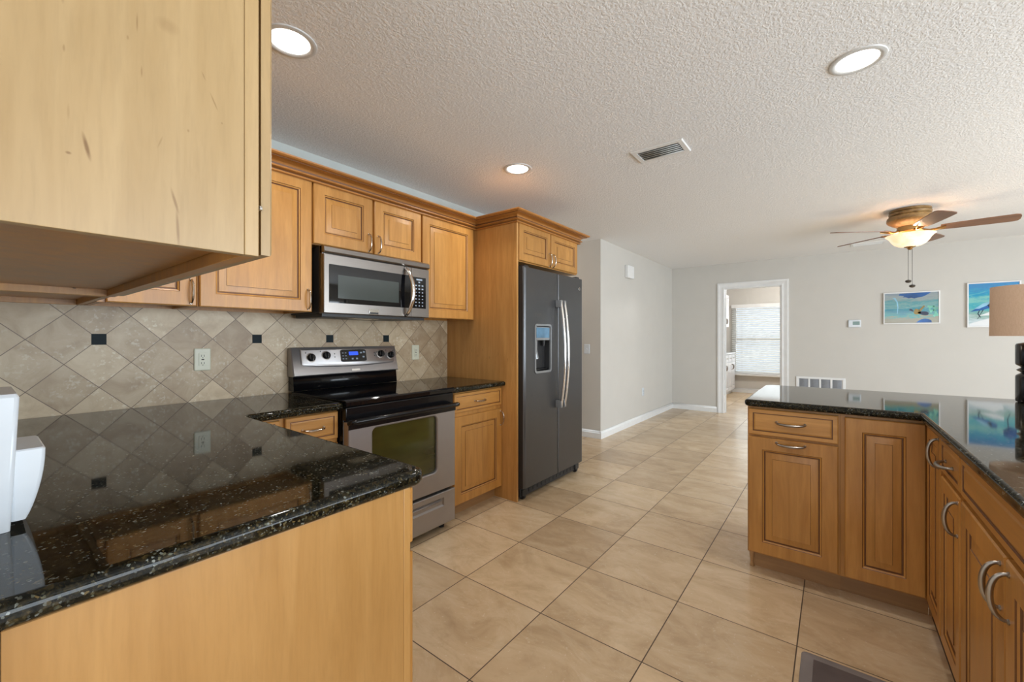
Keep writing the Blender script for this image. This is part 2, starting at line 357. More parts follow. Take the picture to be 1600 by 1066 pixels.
def lathe_y(bm, prof, n=24, c=(0, 0, 0), mi=0):
    loft(bm, [[(c[0]+r*math.cos(2*PI*k/n), c[1]+y, c[2]+r*math.sin(2*PI*k/n)) for k in range(n)] for r, y in prof], mi, rnd=1)
def obj(name, bm, mats, parent=None, kind=None, ang=35, label=None):
    me = bpy.data.meshes.new(name)
    bmesh.ops.recalc_face_normals(bm, faces=list(bm.faces))
    bm.to_mesh(me); bm.free()
    for m in (mats if isinstance(mats, (list, tuple)) else [mats]): me.materials.append(M[m] if isinstance(m, str) else m)
    for p_ in me.polygons: p_.use_smooth = True
    me.set_sharp_from_angle(angle=math.radians(ang))
    at = me.attributes.get('rnd'); fl = [d.value for d in at.data] if at else None
    for p_ in me.polygons:
        n_ = p_.normal
        if max(abs(n_.x), abs(n_.y), abs(n_.z)) > 0.9995 and not (fl and fl[p_.index]): p_.use_smooth = False
    if at: me.attributes.remove(me.attributes['rnd'])
    o = bpy.data.objects.new(name, me); COL.objects.link(o)
    if parent: o.parent = parent
    if kind: o['kind'] = kind
    if label: o['label'] = label
    return o
def thing(name, label, cat, loc=(0, 0, 0), rz=0.0, group=None):
    o = bpy.data.objects.new(name, None); COL.objects.link(o); o.location = loc; o.rotation_euler = (0, 0, rz)
    o.empty_display_size = 0.05
    o['label'] = label; o['category'] = cat
    if group: o['group'] = group
    return o
def tag(o, label, cat, group=None):
    o['label'] = label; o['category'] = cat
    if group: o['group'] = group
    return o
B = bmesh.new
def sbox(name, x0, x1, y0, y1, z0, z1, mat, bev=0.0, kind='structure', parent=None):
    b = B(); box(b, x0, x1, y0, y1, z0, z1, 0, bev); return obj(name, b, mat, parent, kind if not parent else None)
def slab(bm, outline, z0, z1, r, seg=4, mi=0):
    """extruded plan outline with rolled top and bottom edges"""
    t = bmesh.new(); vs = [t.verts.new((x, y, z0)) for x, y in outline]; f = t.faces.new(vs)
    ex = bmesh.ops.extrude_face_region(t, geom=[f]); up = [e for e in ex['geom'] if isinstance(e, bmesh.types.BMVert)]
    for v in up: v.co.z = z1
    bmesh.ops.recalc_face_normals(t, faces=list(t.faces))
    ed = [e for e in t.edges if abs(e.verts[0].co.z-e.verts[1].co.z) < 1e-6]
    bmesh.ops.bevel(t, geom=ed, offset=r, segments=seg, affect='EDGES', profile=0.5)
    for f in t.faces: f.material_index = mi
    me = bpy.data.meshes.new('tmp'); t.to_mesh(me); t.free(); bm.from_mesh(me); bpy.data.meshes.remove(me)
def arc_corner(cx, cy, r, a0, a1, n=6): return [(cx+r*math.cos(a0+(a1-a0)*k/n), cy+r*math.sin(a0+(a1-a0)*k/n)) for k in range(n+1)]

# ------------------------------------------------------------------ room shell
CH = 2.42
b = B(); box(b, -2.7, 10.7, -4.7, 5.2, -0.06, 0.0); obj('floor', b, 'floor', None, 'structure')
b = B(); box(b, -2.7, 10.7, -4.7, 5.2, CH, CH+0.08); obj('ceiling', b, 'ceiling', None, 'structure')
# wall behind the range: stands back above the cabinets
b = B(); box(b, -0.12, 3.45, 2.625, 2.84, 0, 2.10); box(b, -0.12, 3.45, 2.68, 2.84, 2.10, CH); obj('wall_back', b, 'wall_pale', None, 'structure')
b = B(); box(b, -0.12, 0.0, 0.80, 2.84, 0, CH); obj('wall_left', b, 'wall', None, 'structure')
b = B(); box(b, -2.6, -0.12, 0.80, 0.92, 0, CH); obj('wall_left_return', b, 'wall', None, 'structure')
b = B()
for a in ((-2.6, -2.5, 0.3, 0.92, 0, CH), (-2.6, -2.5, -4.7, -2.7, 0, CH), (-2.6, -2.5, -2.7, 0.3, 0, 0.5), (-2.6, -2.5, -2.7, 0.3, 2.1, CH)): box(b, *a)
obj('wall_rear', b, 'wall', None, 'structure')
b = B()
for a in ((-2.6, -0.1, -4.6, -4.5, 0, CH), (5.3, 7.57, -4.6, -4.5, 0, CH), (-0.1, 5.3, -4.6, -4.5, 2.1, CH)): box(b, *a)
obj('wall_right', b, 'wall', None, 'structure')
# far wall with the doorway
b = B()
for a in ((7.45, 7.57, -4.6, 0.62, 0, CH), (7.45, 7.57, 1.425, 2.36, 0, CH), (7.45, 7.57, 0.62, 1.425, 2.03, CH)): box(b, *a)
obj('wall_far', b, 'wall', None, 'structure')
b = B(); box(b, 4.64, 7.57, 2.235, 2.36, 0, CH); box(b, 4.64, 4.76, 2.36, 5.2, 0, CH); obj('wall_hall_corner', b, 'wall', None, 'structure')
b = B(); box(b, 3.38, 3.45, 2.84, 5.2, 0, CH); box(b, 3.45, 4.64, 5.1, 5.2, 0, CH); obj('wall_hall', b, 'wall', None, 'structure')
# laundry room
b = B(); box(b, 7.57, 10.6, 2.35, 2.45, 0, CH); box(b, 7.57, 10.6, -0.9, -0.8, 0, CH)
for a in ((10.5, 10.6, -0.8, 0.55, 0, CH), (10.5, 10.6, 1.80, 2.35, 0, CH), (10.5, 10.6, 0.55, 1.80, 0, 0.42), (10.5, 10.6, 0.55, 1.80, 1.95, CH)): box(b, *a)
obj('wall_laundry', b, 'wall', None, 'structure')
def baseboard(name, x0, y0, x1, y1, nx, ny):
    """profiled board running from (x0,y0) to (x1,y1); (nx,ny) points into the room"""
    prof = [(0, 0), (0.014, 0), (0.014, 0.065), (0.010, 0.075), (0.010, 0.082), (0.004, 0.092), (0, 0.095)]
    b = B(); loft(b, [[(x+nx*d, y+ny*d, z) for d, z in prof] for x, y in ((x0, y0), (x1, y1))]); obj(name, b, 'white', None, 'structure', 20)
baseboard('baseboard_left', 4.626, 2.2347, 7.45, 2.2347, 0, -1)
baseboard('baseboard_hall', 4.6397, 5.1, 4.6397, 2.221, -1, 0)
baseboard('baseboard_far', 7.4497, 2.221, 7.4497, 1.516, -1, 0)
baseboard('baseboard_far_right', 7.4497, 0.53, 7.4497, -4.5, -1, 0)
baseboard('baseboard_laundry', 10.4997, -0.8, 10.4997, 2.35, -1, 0)

# door to the laundry room: casing, jamb, hinges
def casing(name, y0, y1, ztop, x, w=0.09):
    prof = [(0, 0), (w, 0), (w, 0.016), (w*0.75, 0.019), (w*0.6, 0.013), (w*0.25, 0.010), (w*0.12, 0.014), (0, 0.012)]
    b = B()
    rows = []
    for (yy, zz, oy, oz) in ((y0, 0, -1, 0), (y0, ztop, -1, 1), (y1, ztop, 1, 1), (y1, 0, 1, 0)):
        rows.append([(x-t, yy+oy*d, zz+oz*d) for d, t in prof])
    loft(b, rows); return b
dr = bpy.data.objects.new('door_1', None); COL.objects.link(dr); dr['kind'] = 'structure'; dr.location = (7.45, 1.02, 0)
def indoor(o): o.matrix_parent_inverse = Matrix.Translation((-7.45, -1.02, 0)); return o
indoor(obj('door_casing', casing('c', 0.625, 1.42, 2.015, 7.45), 'white', dr, None, 20))
b = B()
for a in ((7.445, 7.575, 0.62, 0.640, 0, 2.025), (7.445, 7.575, 1.405, 1.425, 0, 2.025), (7.445, 7.575, 0.64, 1.405, 2.01, 2.03),
          (7.50, 7.53, 0.640, 0.652, 0, 2.01), (7.50, 7.53, 1.393, 1.405, 0, 2.01)): box(b, *a, 0, 0.002)
indoor(obj('door_jamb', b, 'white', dr))
for z in (1.80, 1.06, 0.25):
    b = B(); box(b, 7.537, 7.572, 0.640, 0.645, z-0.045, z+0.045, 0, 0.001)
    sweep(b, [(7.577, 0.645, z-0.047), (7.577, 0.645, z+0.047)], 0.006, 8)
    indoor(obj('door_hinge', b, 'hinge', dr))
b = B(); box(b, 7.58, 8.36, 0.598, 0.634, 0.012, 2.005, 0, 0.002)
for z0, z1 in ((0.15, 0.9), (1.05, 1.9)): loft(b, [rect(7.70, 8.24, z0, z1, 0.6345), rect(7.70, 8.24, z0, z1, 0.630, 0.02), rect(7.70, 8.24, z0, z1, 0.636, 0.05)])
indoor(obj('door_leaf', b, 'white', dr))

# laundry window
wn = bpy.data.objects.new('window_1', None); COL.objects.link(wn); wn['kind'] = 'structure'
b = B()
for a in ((10.50, 10.56, 0.55, 0.60, 0.42, 1.95), (10.50, 10.56, 1.75, 1.80, 0.42, 1.95), (10.50, 10.56, 0.60, 1.75, 0.42, 0.47), (10.50, 10.56, 0.60, 1.75, 1.90, 1.95), (10.52, 10.57, 0.60, 1.75, 1.15, 1.22)): box(b, *a, 0, 0.003)
obj('window_frame', b, 'white', wn)
b = B(); box(b, 10.535, 10.541, 0.60, 1.75, 0.47, 1.90); obj('pane', b, 'glass', wn)
b = B(); box(b, 10.40, 10.52, 0.50, 1.80, 0.385, 0.42, 0, 0.005); obj('window_sill', b, 'white', wn)
bl = thing('window_blind', 'white horizontal slatted blind over the window seen through the doorway', 'blind', (10.455, 1.17, 1.93))
b = B(); box(b, -0.035, 0.03, -0.66, 0.66, -0.05, 0.03, 0, 0.004); obj('headrail', b, 'white', bl)
b = B()
z = -0.075
while z > -1.46:
    pts = [(-0.022, z-0.012), (-0.008, z-0.0015), (0.008, z+0.006), (0.022, z+0.012)]
    top = [(x, zz) for x, zz in pts]+[(x, zz-0.0022) for x, zz in reversed(pts)]
    loft(b, [[(x, y, zz) for x, zz in top] for y in (-0.65, 0.65)]); z -= 0.046
obj('slats', b, 'slat', bl, None, 20)
b = B(); box(b, -0.022, 0.022, -0.65, 0.65, -1.505, -1.48, 0, 0.004); obj('bottom_rail', b, 'white', bl)
for y in (-0.45, 0.45):
    b = B(); sweep(b, [(-0.024, y, -0.05), (-0.024, y, -1.48)], 0.0022, 6); obj('ladder_cord', b, 'white', bl)
b = B(); sweep(b, [(-0.04, 0.56, -0.04), (-0.042, 0.56, -0.85)], 0.005, 8); obj('wand', b, 'white', bl)

# glazed openings out of the photograph that let the daylight in
for nm, x0, x1, y0, y1, z0, z1, ax in (('window_2', -0.1, 5.3, -4.58, -4.53, 0.0, 2.1, 'x'), ('window_3', -2.58, -2.53, -2.7, 0.3, 0.5, 2.1, 'y')):
    b = B()
    if ax == 'x':
        for k in range(4): xx = x0+(x1-x0-0.06)*k/3; box(b, xx, xx+0.06, y0, y1, z0, z1)
        box(b, x0, x1, y0, y1, z0, z0+0.06); box(b, x0, x1, y0, y1, z1-0.06, z1)
    else:
        for k in range(3): yy = y0+(y1-y0-0.06)*k/2; box(b, x0, x1, yy, yy+0.06, z0, z1)
        box(b, x0, x1, y0, y1, z0, z0+0.06); box(b, x0, x1, y0, y1, z1-0.06, z1)
    obj(nm, b, 'white', None, 'structure')

# ------------------------------------------------------------------ cabinet parts (local: front faces -Y, x to the right)
def door_mesh(w, h, f=0.062):
    b = B(); g = 1
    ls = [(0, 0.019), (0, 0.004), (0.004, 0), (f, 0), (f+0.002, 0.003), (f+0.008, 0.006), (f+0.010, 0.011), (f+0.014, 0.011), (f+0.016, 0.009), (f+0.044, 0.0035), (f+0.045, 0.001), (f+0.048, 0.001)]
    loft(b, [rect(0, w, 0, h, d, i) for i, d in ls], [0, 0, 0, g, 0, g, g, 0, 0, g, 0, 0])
    # stile-to-rail joints
    return b
def drawer_mesh(w, h, f=0.020):
    b = B(); g = 1
    ls = [(0, 0.019), (0, 0.004), (0.004, 0), (f, 0), (f+0.001, 0.004), (f+0.005, 0.004), (f+0.011, 0.0015), (f+0.013, 0.0015)]
    loft(b, [rect(0, w, 0, h, d, i) for i, d in ls], [0, 0, 0, g, g, 0, 0, 0])
    return b
def pull_mesh(length=0.106, depth=0.030, r=0.0052, horizontal=False, sag=0.0):
    b = B(); n = 18; pts = []; rad = []
    for k in range(n+1):
        t = k/n; a = t*PI
        along = -math.cos(a)*length/2
        out = depth*math.sin(a)**0.8 if 0 < t < 1 else 0
        pts.append((along, -out, -sag*math.sin(a)) if horizontal else (sag*math.sin(a), -out, along))
        rad.append(r*(0.75+0.5*math.sin(a)))
    sweep(b, pts, rad, 10, 1.25 if horizontal else 0.85)
    for e in (-1, 1):
        c = (e*length/2, 0, 0) if horizontal else (0, 0, e*length/2)
        lathe_y(b, [(0.0065, 0.001), (0.0065, -0.002), (0.0045, -0.004)], 12, c)
    return b
PULL = 'nickel'
def front(cab, kind, x0, x1, z0, z1, pull=None, fy=-0.020, label=None, pullmat=None, f=None, sag=0.0, dlen=0.106, mat=None):
    w, h = x1-x0, z1-z0
    bm = door_mesh(w, h, *( [f] if f else [])) if kind == 'door' else drawer_mesh(w, h, *([f] if f else []))
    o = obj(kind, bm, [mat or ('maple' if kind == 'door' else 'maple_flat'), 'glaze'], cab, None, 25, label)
    o.location = (x0, fy, z0)
    if pull:
        px, pz, hor = pull
        hd = obj('handle', pull_mesh(dlen, horizontal=hor, sag=sag), pullmat or PULL, o)
        hd.location = (px-x0, 0.0, pz-z0)
    return o
def carcass(cab, w, d, h, z0=0.0, recess=0.0, mat='maple', x0=0.0):
    b = B()
    if recess:
        box(b, x0+0.018, x0+w-0.018, 0.02, d, z0+recess, z0+h)
        box(b, x0, x0+0.018, 0.02, d, z0, z0+h, 0, 0.001); box(b, x0+w-0.018, x0+w, 0.02, d, z0, z0+h, 0, 0.001)
        box(b, x0, x0+w, 0.0, 0.02, z0, z0+h, 0, 0.001); box(b, x0+0.018, x0+w-0.018, d-0.02, d, z0, z0+recess)
    else: box(b, x0, x0+w, 0, d, z0, z0+h, 0, 0.001)
    return obj('carcass', b, mat, cab)

YF = 2.030   # face frame plane of the range-wall base units
UF = 2.305   # face frame plane of the range-wall wall units
GU = 'wall cabinets along the range wall'
# --- wall units
c = thing('wall_cabinet', 'honey maple wall cabinet in the corner, mostly hidden behind the near hanging cabinet', 'wall cabinet', (0.30, UF, 1.369))
carcass(c, 0.326, 0.315, 0.731, 0, 0.022)
front(c, 'door', 0.025, 0.322, 0.0, 0.729, (0.300, 0.066, False))
c = thing('wall_cabinet', 'honey maple wall cabinet with a single raised-panel door left of the microwave', 'wall cabinet', (0.628, UF, 1.369))
carcass(c, 0.525, 0.315, 0.731, 0, 0.022)
front(c, 'door', 0.005, 0.520, 0.0, 0.729, (0.497, 0.068, False))
c = thing('wall_cabinet', 'short two-door maple wall cabinet directly above the microwave', 'wall cabinet', (1.153, UF, 1.369))
carcass(c, 0.772, 0.315, 0.351, 0.38)
front(c, 'door', 0.004, 0.377, 0.383, 0.729, (0.349, 0.446, False)); front(c, 'door', 0.393, 0.764, 0.383, 0.729, (0.419, 0.446, False))
c = thing('wall_cabinet', 'honey maple wall cabinet with one tall door between the microwave and the refrigerator panel', 'wall cabinet', (1.926, UF, 1.369))
carcass(c, 0.548, 0.315, 0.731, 0, 0.022)
front(c, 'door', 0.006, 0.522, 0.0, 0.729)
# --- near hanging cabinet on the left wall
NC = [0.794]
c = thing('wall_cabinet', 'large maple wall cabinet, light painted into its pale colour, hanging nearest on the left with its underside showing', 'wall cabinet', (0.305, 0.794, 1.369), PI/2)
b = B()
w_, d_, h_ = 1.20, 0.303, 0.86
box(b, 0.02, w_-0.018, 0.024, d_, 0.022, h_); box(b, w_-0.018, w_, 0.02, d_, 0, h_, 0, 0.001)
box(b, 0.02, w_, 0.0, 0.022, 0.0, h_, 0, 0.001)
obj('carcass', b, 'maple', c)
MARKS = [(0, 0.2112, 0.1150, 0.5, 0.0030, 0.021, (-0.2, 0, 0), 0.85), (0, 0.1165, 0.066, 0.5, 0.0026, 0.022, (-0.25, 0, 0), 0.6), (0, 0.113, 0.025, 0.5, 0.0026, 0.035, (-0.05, 0, 0), 0.55),
         (0, 0.228, 0.101, 0.5, 0.0035, 0.0025, (0, 0, 0), 0.7), (0, 0.125, 0.328, 0.5, 0.016, 0.013, (0, 0, 0), 0.22), (0, 0.232, 0.236, 0.5, 0.0016, 0.006, (0, 0, 0), 0.4),
         (0, 0.160, 0.312, 0.5, 0.0014, 0.016, (0, 0, 0), 0.45), (0, 0.155, 0.244, 0.5, 0.0014, 0.010, (0, 0, 0), 0.4), (0, 0.066, 0.240, 0.5, 0.0016, 0.016, (-0.4, 0, 0), 0.45),
         (0, 0.080, 0.275, 0.5, 0.0014, 0.008, (-0.4, 0, 0), 0.35), (0, 0.134, 0.150, 0.5, 0.0014, 0.012, (0.3, 0, 0), 0.3), (0, 0.10, 0.18, 0.5, 0.0018, 0.003, (0, 0, 0), 0.4), (0, 0.055, 0.21, 0.5, 0.0018, 0.002, (0, 0, 0), 0.4),
         (0, 0.233, 0.30, 0.5, 0.0018, 0.008, (0, 0, 0), 0.3), (0, 0.17, 0.285, 0.5, 0.0016, 0.004, (0, 0, 0), 0.35), (0, 0.228, 0.155, 0.5, 0.0018, 0.012, (0, 0, 0), 0.2)]
M['maple_side'] = wood('maple_lit_marked', (0.395, 0.262, 0.118), (0.460, 0.318, 0.155), 'z', marks=MARKS, blotch=0.10)  # near panel's maple, daylight painted in as paleness; the streaks are real
b = B(); box(b, 0.0, 0.02, 0.0225, d_, 0.0, h_, 0, 0.0008); obj('end_panel', b, 'maple_side', c, label='maple end panel with light painted into its pale colour and dark mineral streaks')
b = B(); box(b, -0.001, 0.02, 0.0, 0.022, 0.0, h_, 0, 0.0012); obj('stile', b, 'maple_lit', c)
for k in (0, 1):
    front(c, 'door', 0.003+k*0.597, 0.594+k*0.597, 0.004, 0.72, (0.63, 0.09, False), fy=-0.024, mat='maple_lit') if k else front(c, 'door', 0.003, 0.594, 0.004, 0.86, None, fy=-0.024, mat='maple_lit')
b = B(); lathe_y(b, [(0.005, 0), (0.005, -0.004)], 10, (0.002, -0.001, 0.085)); obj('hinge', b, 'chrome', c)
b = B(); lathe(b, [(0.004, 0.0215), (0.004, 0.020)], 10, (w_-0.022, 0.10, 0)); obj('screw_cap', b, 'slot', c)
# --- filler cabinet between the near one and the range wall
c = thing('wall_cabinet', 'maple corner wall cabinet behind the near hanging cabinet, only its dark underside showing', 'wall cabinet', (0.296, 2.005, 1.369), PI/2)
carcass(c, 0.61, 0.290, 0.731, 0, 0.022)

# --- refrigerator surround
M['maple_tall'] = wood('maple_tall_panel', (0.47, 0.225, 0.062), (0.60, 0.315, 0.100), 'z', marks=[(2.476, y_, z_, 0.5, 0.004, 0.016, (0, 0, 0), 0.4) for y_, z_ in ((2.43, 1.10), (2.33, 1.12), (2.26, 1.08), (2.21, 1.13), (2.14, 1.07), (2.05, 1.10), (1.96, 1.06))])
b = B(); box(b, 2.476, 2.495, 1.870, 2.62, 0.0, 2.10, 0, 0.001)
tag(obj('tall_end_panel', b, 'maple_tall'), 'tall plain maple panel standing from floor to crown left of the refrigerator', 'end panel')
c = thing('wall_cabinet', 'two-door maple cabinet above the refrigerator', 'wall cabinet', (2.496, 1.890, 1.369))
carcass(c, 0.924, 0.725, 0.296, 0.435)
front(c, 'door', 0.014, 0.448, 0.442, 0.729, (0.425, 0.500, False), f=0.052); front(c, 'door', 0.458, 0.906, 0.442, 0.729, (0.481, 0.500, False), f=0.052)
# --- crown moulding
def crown(path, prof):
    rows = []
    for i, (x, y) in enumerate(path):
        ns = []
        if i > 0: dx, dy = x-path[i-1][0], y-path[i-1][1]; l = math.hypot(dx, dy); ns.append((dy/l, -dx/l))
        if i < len(path)-1: dx, dy = path[i+1][0]-x, path[i+1][1]-y; l = math.hypot(dx, dy); ns.append((dy/l, -dx/l))
        nx = sum(n[0] for n in ns); ny = sum(n[1] for n in ns)
        if len(ns) == 2:
            dot = ns[0][0]*ns[1][0]+ns[0][1]*ns[1][1]; kk = 1/(1+dot); nx *= kk; ny *= kk
        rows.append([(x+nx*d, y+ny*d, z) for d, z in prof])
    return rows
prof = [(0.0, 2.086), (0.008, 2.086), (0.013, 2.089), (0.013, 2.096), (0.006, 2.098), (0.006, 2.102), (0.016, 2.104), (0.025, 2.109), (0.025, 2.115), (0.019, 2.119), (0.013, 2.121), (0.015, 2.128),
        (0.022, 2.137), (0.036, 2.144), (0.050, 2.146), (0.056, 2.147), (0.056, 2.151), (0.068, 2.154), (0.076, 2.160), (0.077, 2.167), (0.070, 2.170), (0.0, 2.170)]
path = [(0.309, 1.99), (0.309, 2.284), (2.474, 2.284), (2.474, 1.869), (3.424, 1.869), (3.424, 2.61)]
cr = crown(path, prof)
b = B(); vv = [[b.verts.new(p) for p in l] for l in cr]; n_ = len(prof)
for k in range(len(vv)-1):
    for i in range(n_):
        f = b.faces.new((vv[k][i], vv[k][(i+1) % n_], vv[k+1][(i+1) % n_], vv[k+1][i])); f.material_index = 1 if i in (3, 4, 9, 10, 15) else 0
b.faces.new(vv[0]); b.faces.new(vv[-1])
tag(obj('crown_moulding', b, ['maple_crown', 'glaze'], None, None, 22), 'stepped honey-brown crown moulding running along the tops of the wall cabinets', 'moulding')

# --- base units
c = thing('base_cabinet', 'maple base cabinet tucked in the corner left of the drawer unit, barely showing', 'base cabinet', (0.69, YF, 0))
carcass(c, 0.184, 0.585, 0.767, 0.09); sb = B(); box(sb, 0, 0.184, 0.055, 0.065, 0, 0.09); obj('toe_kick', sb, 'toe', c)
front(c, 'door', 0.004, 0.172, 0.094, 0.846, (0.146, 0.775, False))
c = thing('base_cabinet', 'maple base cabinet with a drawer left of the range', 'base cabinet', (0.874, YF, 0))
carcass(c, 0.276, 0.585, 0.767, 0.09); sb = B(); box(sb, 0, 0.276, 0.055, 0.065, 0, 0.09); obj('toe_kick', sb, 'toe', c)
front(c, 'drawer', 0.012, 0.271, 0.714, 0.850, (0.142, 0.782, True), sag=0.004); front(c, 'door', 0.012, 0.271, 0.094, 0.690, (0.04, 0.62, False))
c = thing('base_cabinet', 'maple base cabinet with drawer and door between the range and the refrigerator panel', 'base cabinet', (1.920, YF, 0))
carcass(c, 0.555, 0.585, 0.767, 0.09); sb = B(); box(sb, 0, 0.555, 0.055, 0.065, 0, 0.09); obj('toe_kick', sb, 'toe', c)
front(c, 'drawer', 0.050, 0.551, 0.716, 0.846, (0.302, 0.780, True), sag=0.003); front(c, 'door', 0.050, 0.553, 0.094, 0.688, (0.536, 0.615, False))
# near leg base
c = thing('base_cabinet', 'pale maple base cabinet end under the near black counter at lower left', 'base cabinet', (0.662, 0.842, 0), PI/2)
carcass(c, 1.165, 0.640, 0.767, 0.09, mat='maple')
sb = B(); box(sb, 0.02, 1.165, 0.055, 0.065, 0, 0.09); obj('toe_kick', sb, 'toe', c)
M['maple_end'] = wood('maple_light_end_panel', (0.43, 0.222, 0.066), (0.51, 0.280, 0.092), 'z', blotch=0.10)
b = B(); box(b, -0.012, 0.0, 0.020, 0.640, 0.0, 0.857, 0, 0.0008); obj('end_panel', b, 'maple_end', c)
b = B(); box(b, -0.012, 0.0, 0.0, 0.0195, 0.0, 0.857, 0, 0.0012); obj('stile', b, 'maple_end', c)
front(c, 'drawer', 0.0, 0.40, 0.714, 0.850, (0.2, 0.782, True)); front(c, 'door', 0.0, 0.40, 0.094, 0.69, (0.36, 0.62, False))
front(c, 'drawer', 0.41, 0.81, 0.714, 0.850, (0.61, 0.782, True)); front(c, 'door', 0.41, 0.81, 0.094, 0.69, (0.45, 0.62, False))
front(c, 'door', 0.82, 1.13, 0.094, 0.85, (0.86, 0.75, False))

# --- peninsula units, facing the range wall side
PX = 2.509
PULL = 'pewter'
c = thing('base_cabinet', 'peninsula base cabinet with a drawer above a pull-out door, at the peninsula end', 'base cabinet', (PX, 0.362, 0), -PI/2)
carcass(c, 0.386, 0.585, 0.767, 0.10); sb = B(); box(sb, 0.005, 0.386, 0.070, 0.080, 0, 0.10); obj('toe_kick', sb, 'toe', c)
front(c, 'drawer', 0.006, 0.378, 0.723, 0.857, (0.190, 0.797, True), sag=0.006, dlen=0.118); front(c, 'door', 0.006, 0.378, 0.110, 0.712, (0.190, 0.693, True), sag=0.006, dlen=0.118)
b = B(); sweep(b, [(0.012, 0.060, 0.0), (0.012, 0.045, 0.03), (0.012, 0.055, 0.07), (0.012, 0.05, 0.10)], [0.012, 0.006, 0.012, 0.016], 10); obj('corner_foot', b, 'toe', c)
c = thing('base_cabinet', 'peninsula base cabinet with one tall door beside the inner corner', 'base cabinet', (PX, -0.024, 0), -PI/2)
carcass(c, 0.306, 0.585, 0.767, 0.10); sb = B(); box(sb, 0, 0.306, 0.070, 0.080, 0, 0.10); obj('toe_kick', sb, 'toe', c)
front(c, 'door', 0.016, 0.288, 0.110, 0.855, None)
# --- sink run, facing the range wall
RY = -0.332
c = thing('base_cabinet', 'narrow full-height maple door cabinet in the inner corner of the sink run', 'base cabinet', (2.487, RY, 0), PI)
carcass(c, 0.311, 0.585, 0.767, 0.10, x0=-0.023); sb = B(); box(sb, -0.097, 0.288, 0.070, 0.080, 0, 0.10); box(sb, -0.102, -0.092, 0.0, 0.080, 0, 0.10); obj('toe_kick', sb, 'toe', c)
front(c, 'door', 0.012, 0.280, 0.110, 0.857, (0.264, 0.790, False), f=0.050)
c = thing('base_cabinet', 'maple cabinet with a small drawer over a narrow door, right beside the sink cabinet', 'base cabinet', (2.199, RY, 0), PI)
carcass(c, 0.312, 0.585, 0.767, 0.10); sb = B(); box(sb, 0, 0.312, 0.070, 0.080, 0, 0.10); obj('toe_kick', sb, 'toe', c)
front(c, 'drawer', 0.016, 0.302, 0.737, 0.857, (0.155, 0.790, True), sag=0.005); front(c, 'door', 0.016, 0.302, 0.110, 0.720, (0.278, 0.645, False), f=0.050)
c = thing('base_cabinet', 'wide maple sink cabinet at the right edge with two doors under a false drawer front', 'base cabinet', (1.887, RY, 0), PI)
carcass(c, 0.93, 0.585, 0.585, 0.10); sb = B(); box(sb, 0, 0.93, 0, 0.018, 0.686, 0.867); obj('face_rail', sb, 'maple_flat', c); sb = B(); box(sb, 0, 0.93, 0.070, 0.080, 0, 0.10); obj('toe_kick', sb, 'toe', c)
front(c, 'drawer', 0.010, 0.920, 0.737, 0.857, None, label='false drawer front without a handle'); front(c, 'door', 0.010, 0.428, 0.110, 0.720, (0.400, 0.640, False)); front(c, 'door', 0.436, 0.920, 0.110, 0.720, (0.463, 0.640, False))

# ------------------------------------------------------------------ worktops
out = [(0.002, 0.818)]+arc_corner(0.672, 0.856, 0.038, -PI/2, 0)+[(0.710, 1.94)]+[(0.716, 1.968), (0.735, 1.978)]+[(1.152, 1.978), (1.152, 2.614), (0.002, 2.614)]
b = B(); slab(b, out, 0.857, 0.897, 0.016)
tag(obj('worktop', b, 'granite', None, None, 50), 'black speckled granite worktop in the left foreground, turning the corner to the range', 'worktop')
b = B(); slab(b, [(1.918, 1.978), (2.474, 1.978), (2.474, 2.614), (1.918, 2.614)], 0.857, 0.897, 0.016)
tag(obj('worktop', b, 'granite', None, None, 50), 'short black granite worktop between the range and the refrigerator panel', 'worktop')
out = [(2.463, -0.290), (0.95, -0.290), (0.95, -1.05), (3.335, -1.05)]+arc_corner(3.275, 0.313, 0.06, 0, PI/2)+arc_corner(2.493, 0.343, 0.03, PI/2, PI)
b = B(); slab(b, out[::-1], 0.870, 0.905, 0.013)
pw = obj('worktop', b, 'granite', None, None, 50)
tag(pw, 'glossy black granite worktop of the peninsula at right, mirroring the far wall', 'worktop')
# cut the sink opening
t = bmesh.new(); loft(t, [[(x, y, z) for x, _, y in rrect(0.78, 1.475, -0.78, -0.365, 0, 0.04)] for z in (0.85, 0.95)])
bmesh.ops.recalc_face_normals(t, faces=list(t.faces))
cm = bpy.data.meshes.new('cut'); t.to_mesh(cm); t.free(); co = bpy.data.objects.new('cut', cm); COL.objects.link(co)
md = pw.modifiers.new('b', 'BOOLEAN'); md.operation = 'DIFFERENCE'; md.object = co; md.solver = 'EXACT'
dg = bpy.context.evaluated_depsgraph_get(); nm = bpy.data.meshes.new_from_object(pw.evaluated_get(dg)); pw.modifiers.clear(); pw.data = nm
bpy.data.objects.remove(co)
b = B()
def zl(x0, x1, y0, y1, z, r): return [(x, y, z) for x, _, y in rrect(x0, x1, y0, y1, 0, r)]
Z_ = lambda i, z, r: zl(0.78+i, 1.475-i, -0.78+i, -0.365-i, z, r)
loft(b, [Z_(-0.010, 0.8695, 0.045), Z_(0.002, 0.8695, 0.04), Z_(0.006, 0.72, 0.05), Z_(0.04, 0.70, 0.04)], 0, False, True)
loft(b, [Z_(-0.010, 0.868, 0.045), Z_(-0.001, 0.866, 0.04), Z_(0.002, 0.718, 0.05), Z_(0.036, 0.697, 0.04)], 0, False, True)
sk = obj('sink', b, 'sink'); tag(sk, 'stainless sink set into the peninsula worktop at the right edge', 'sink')

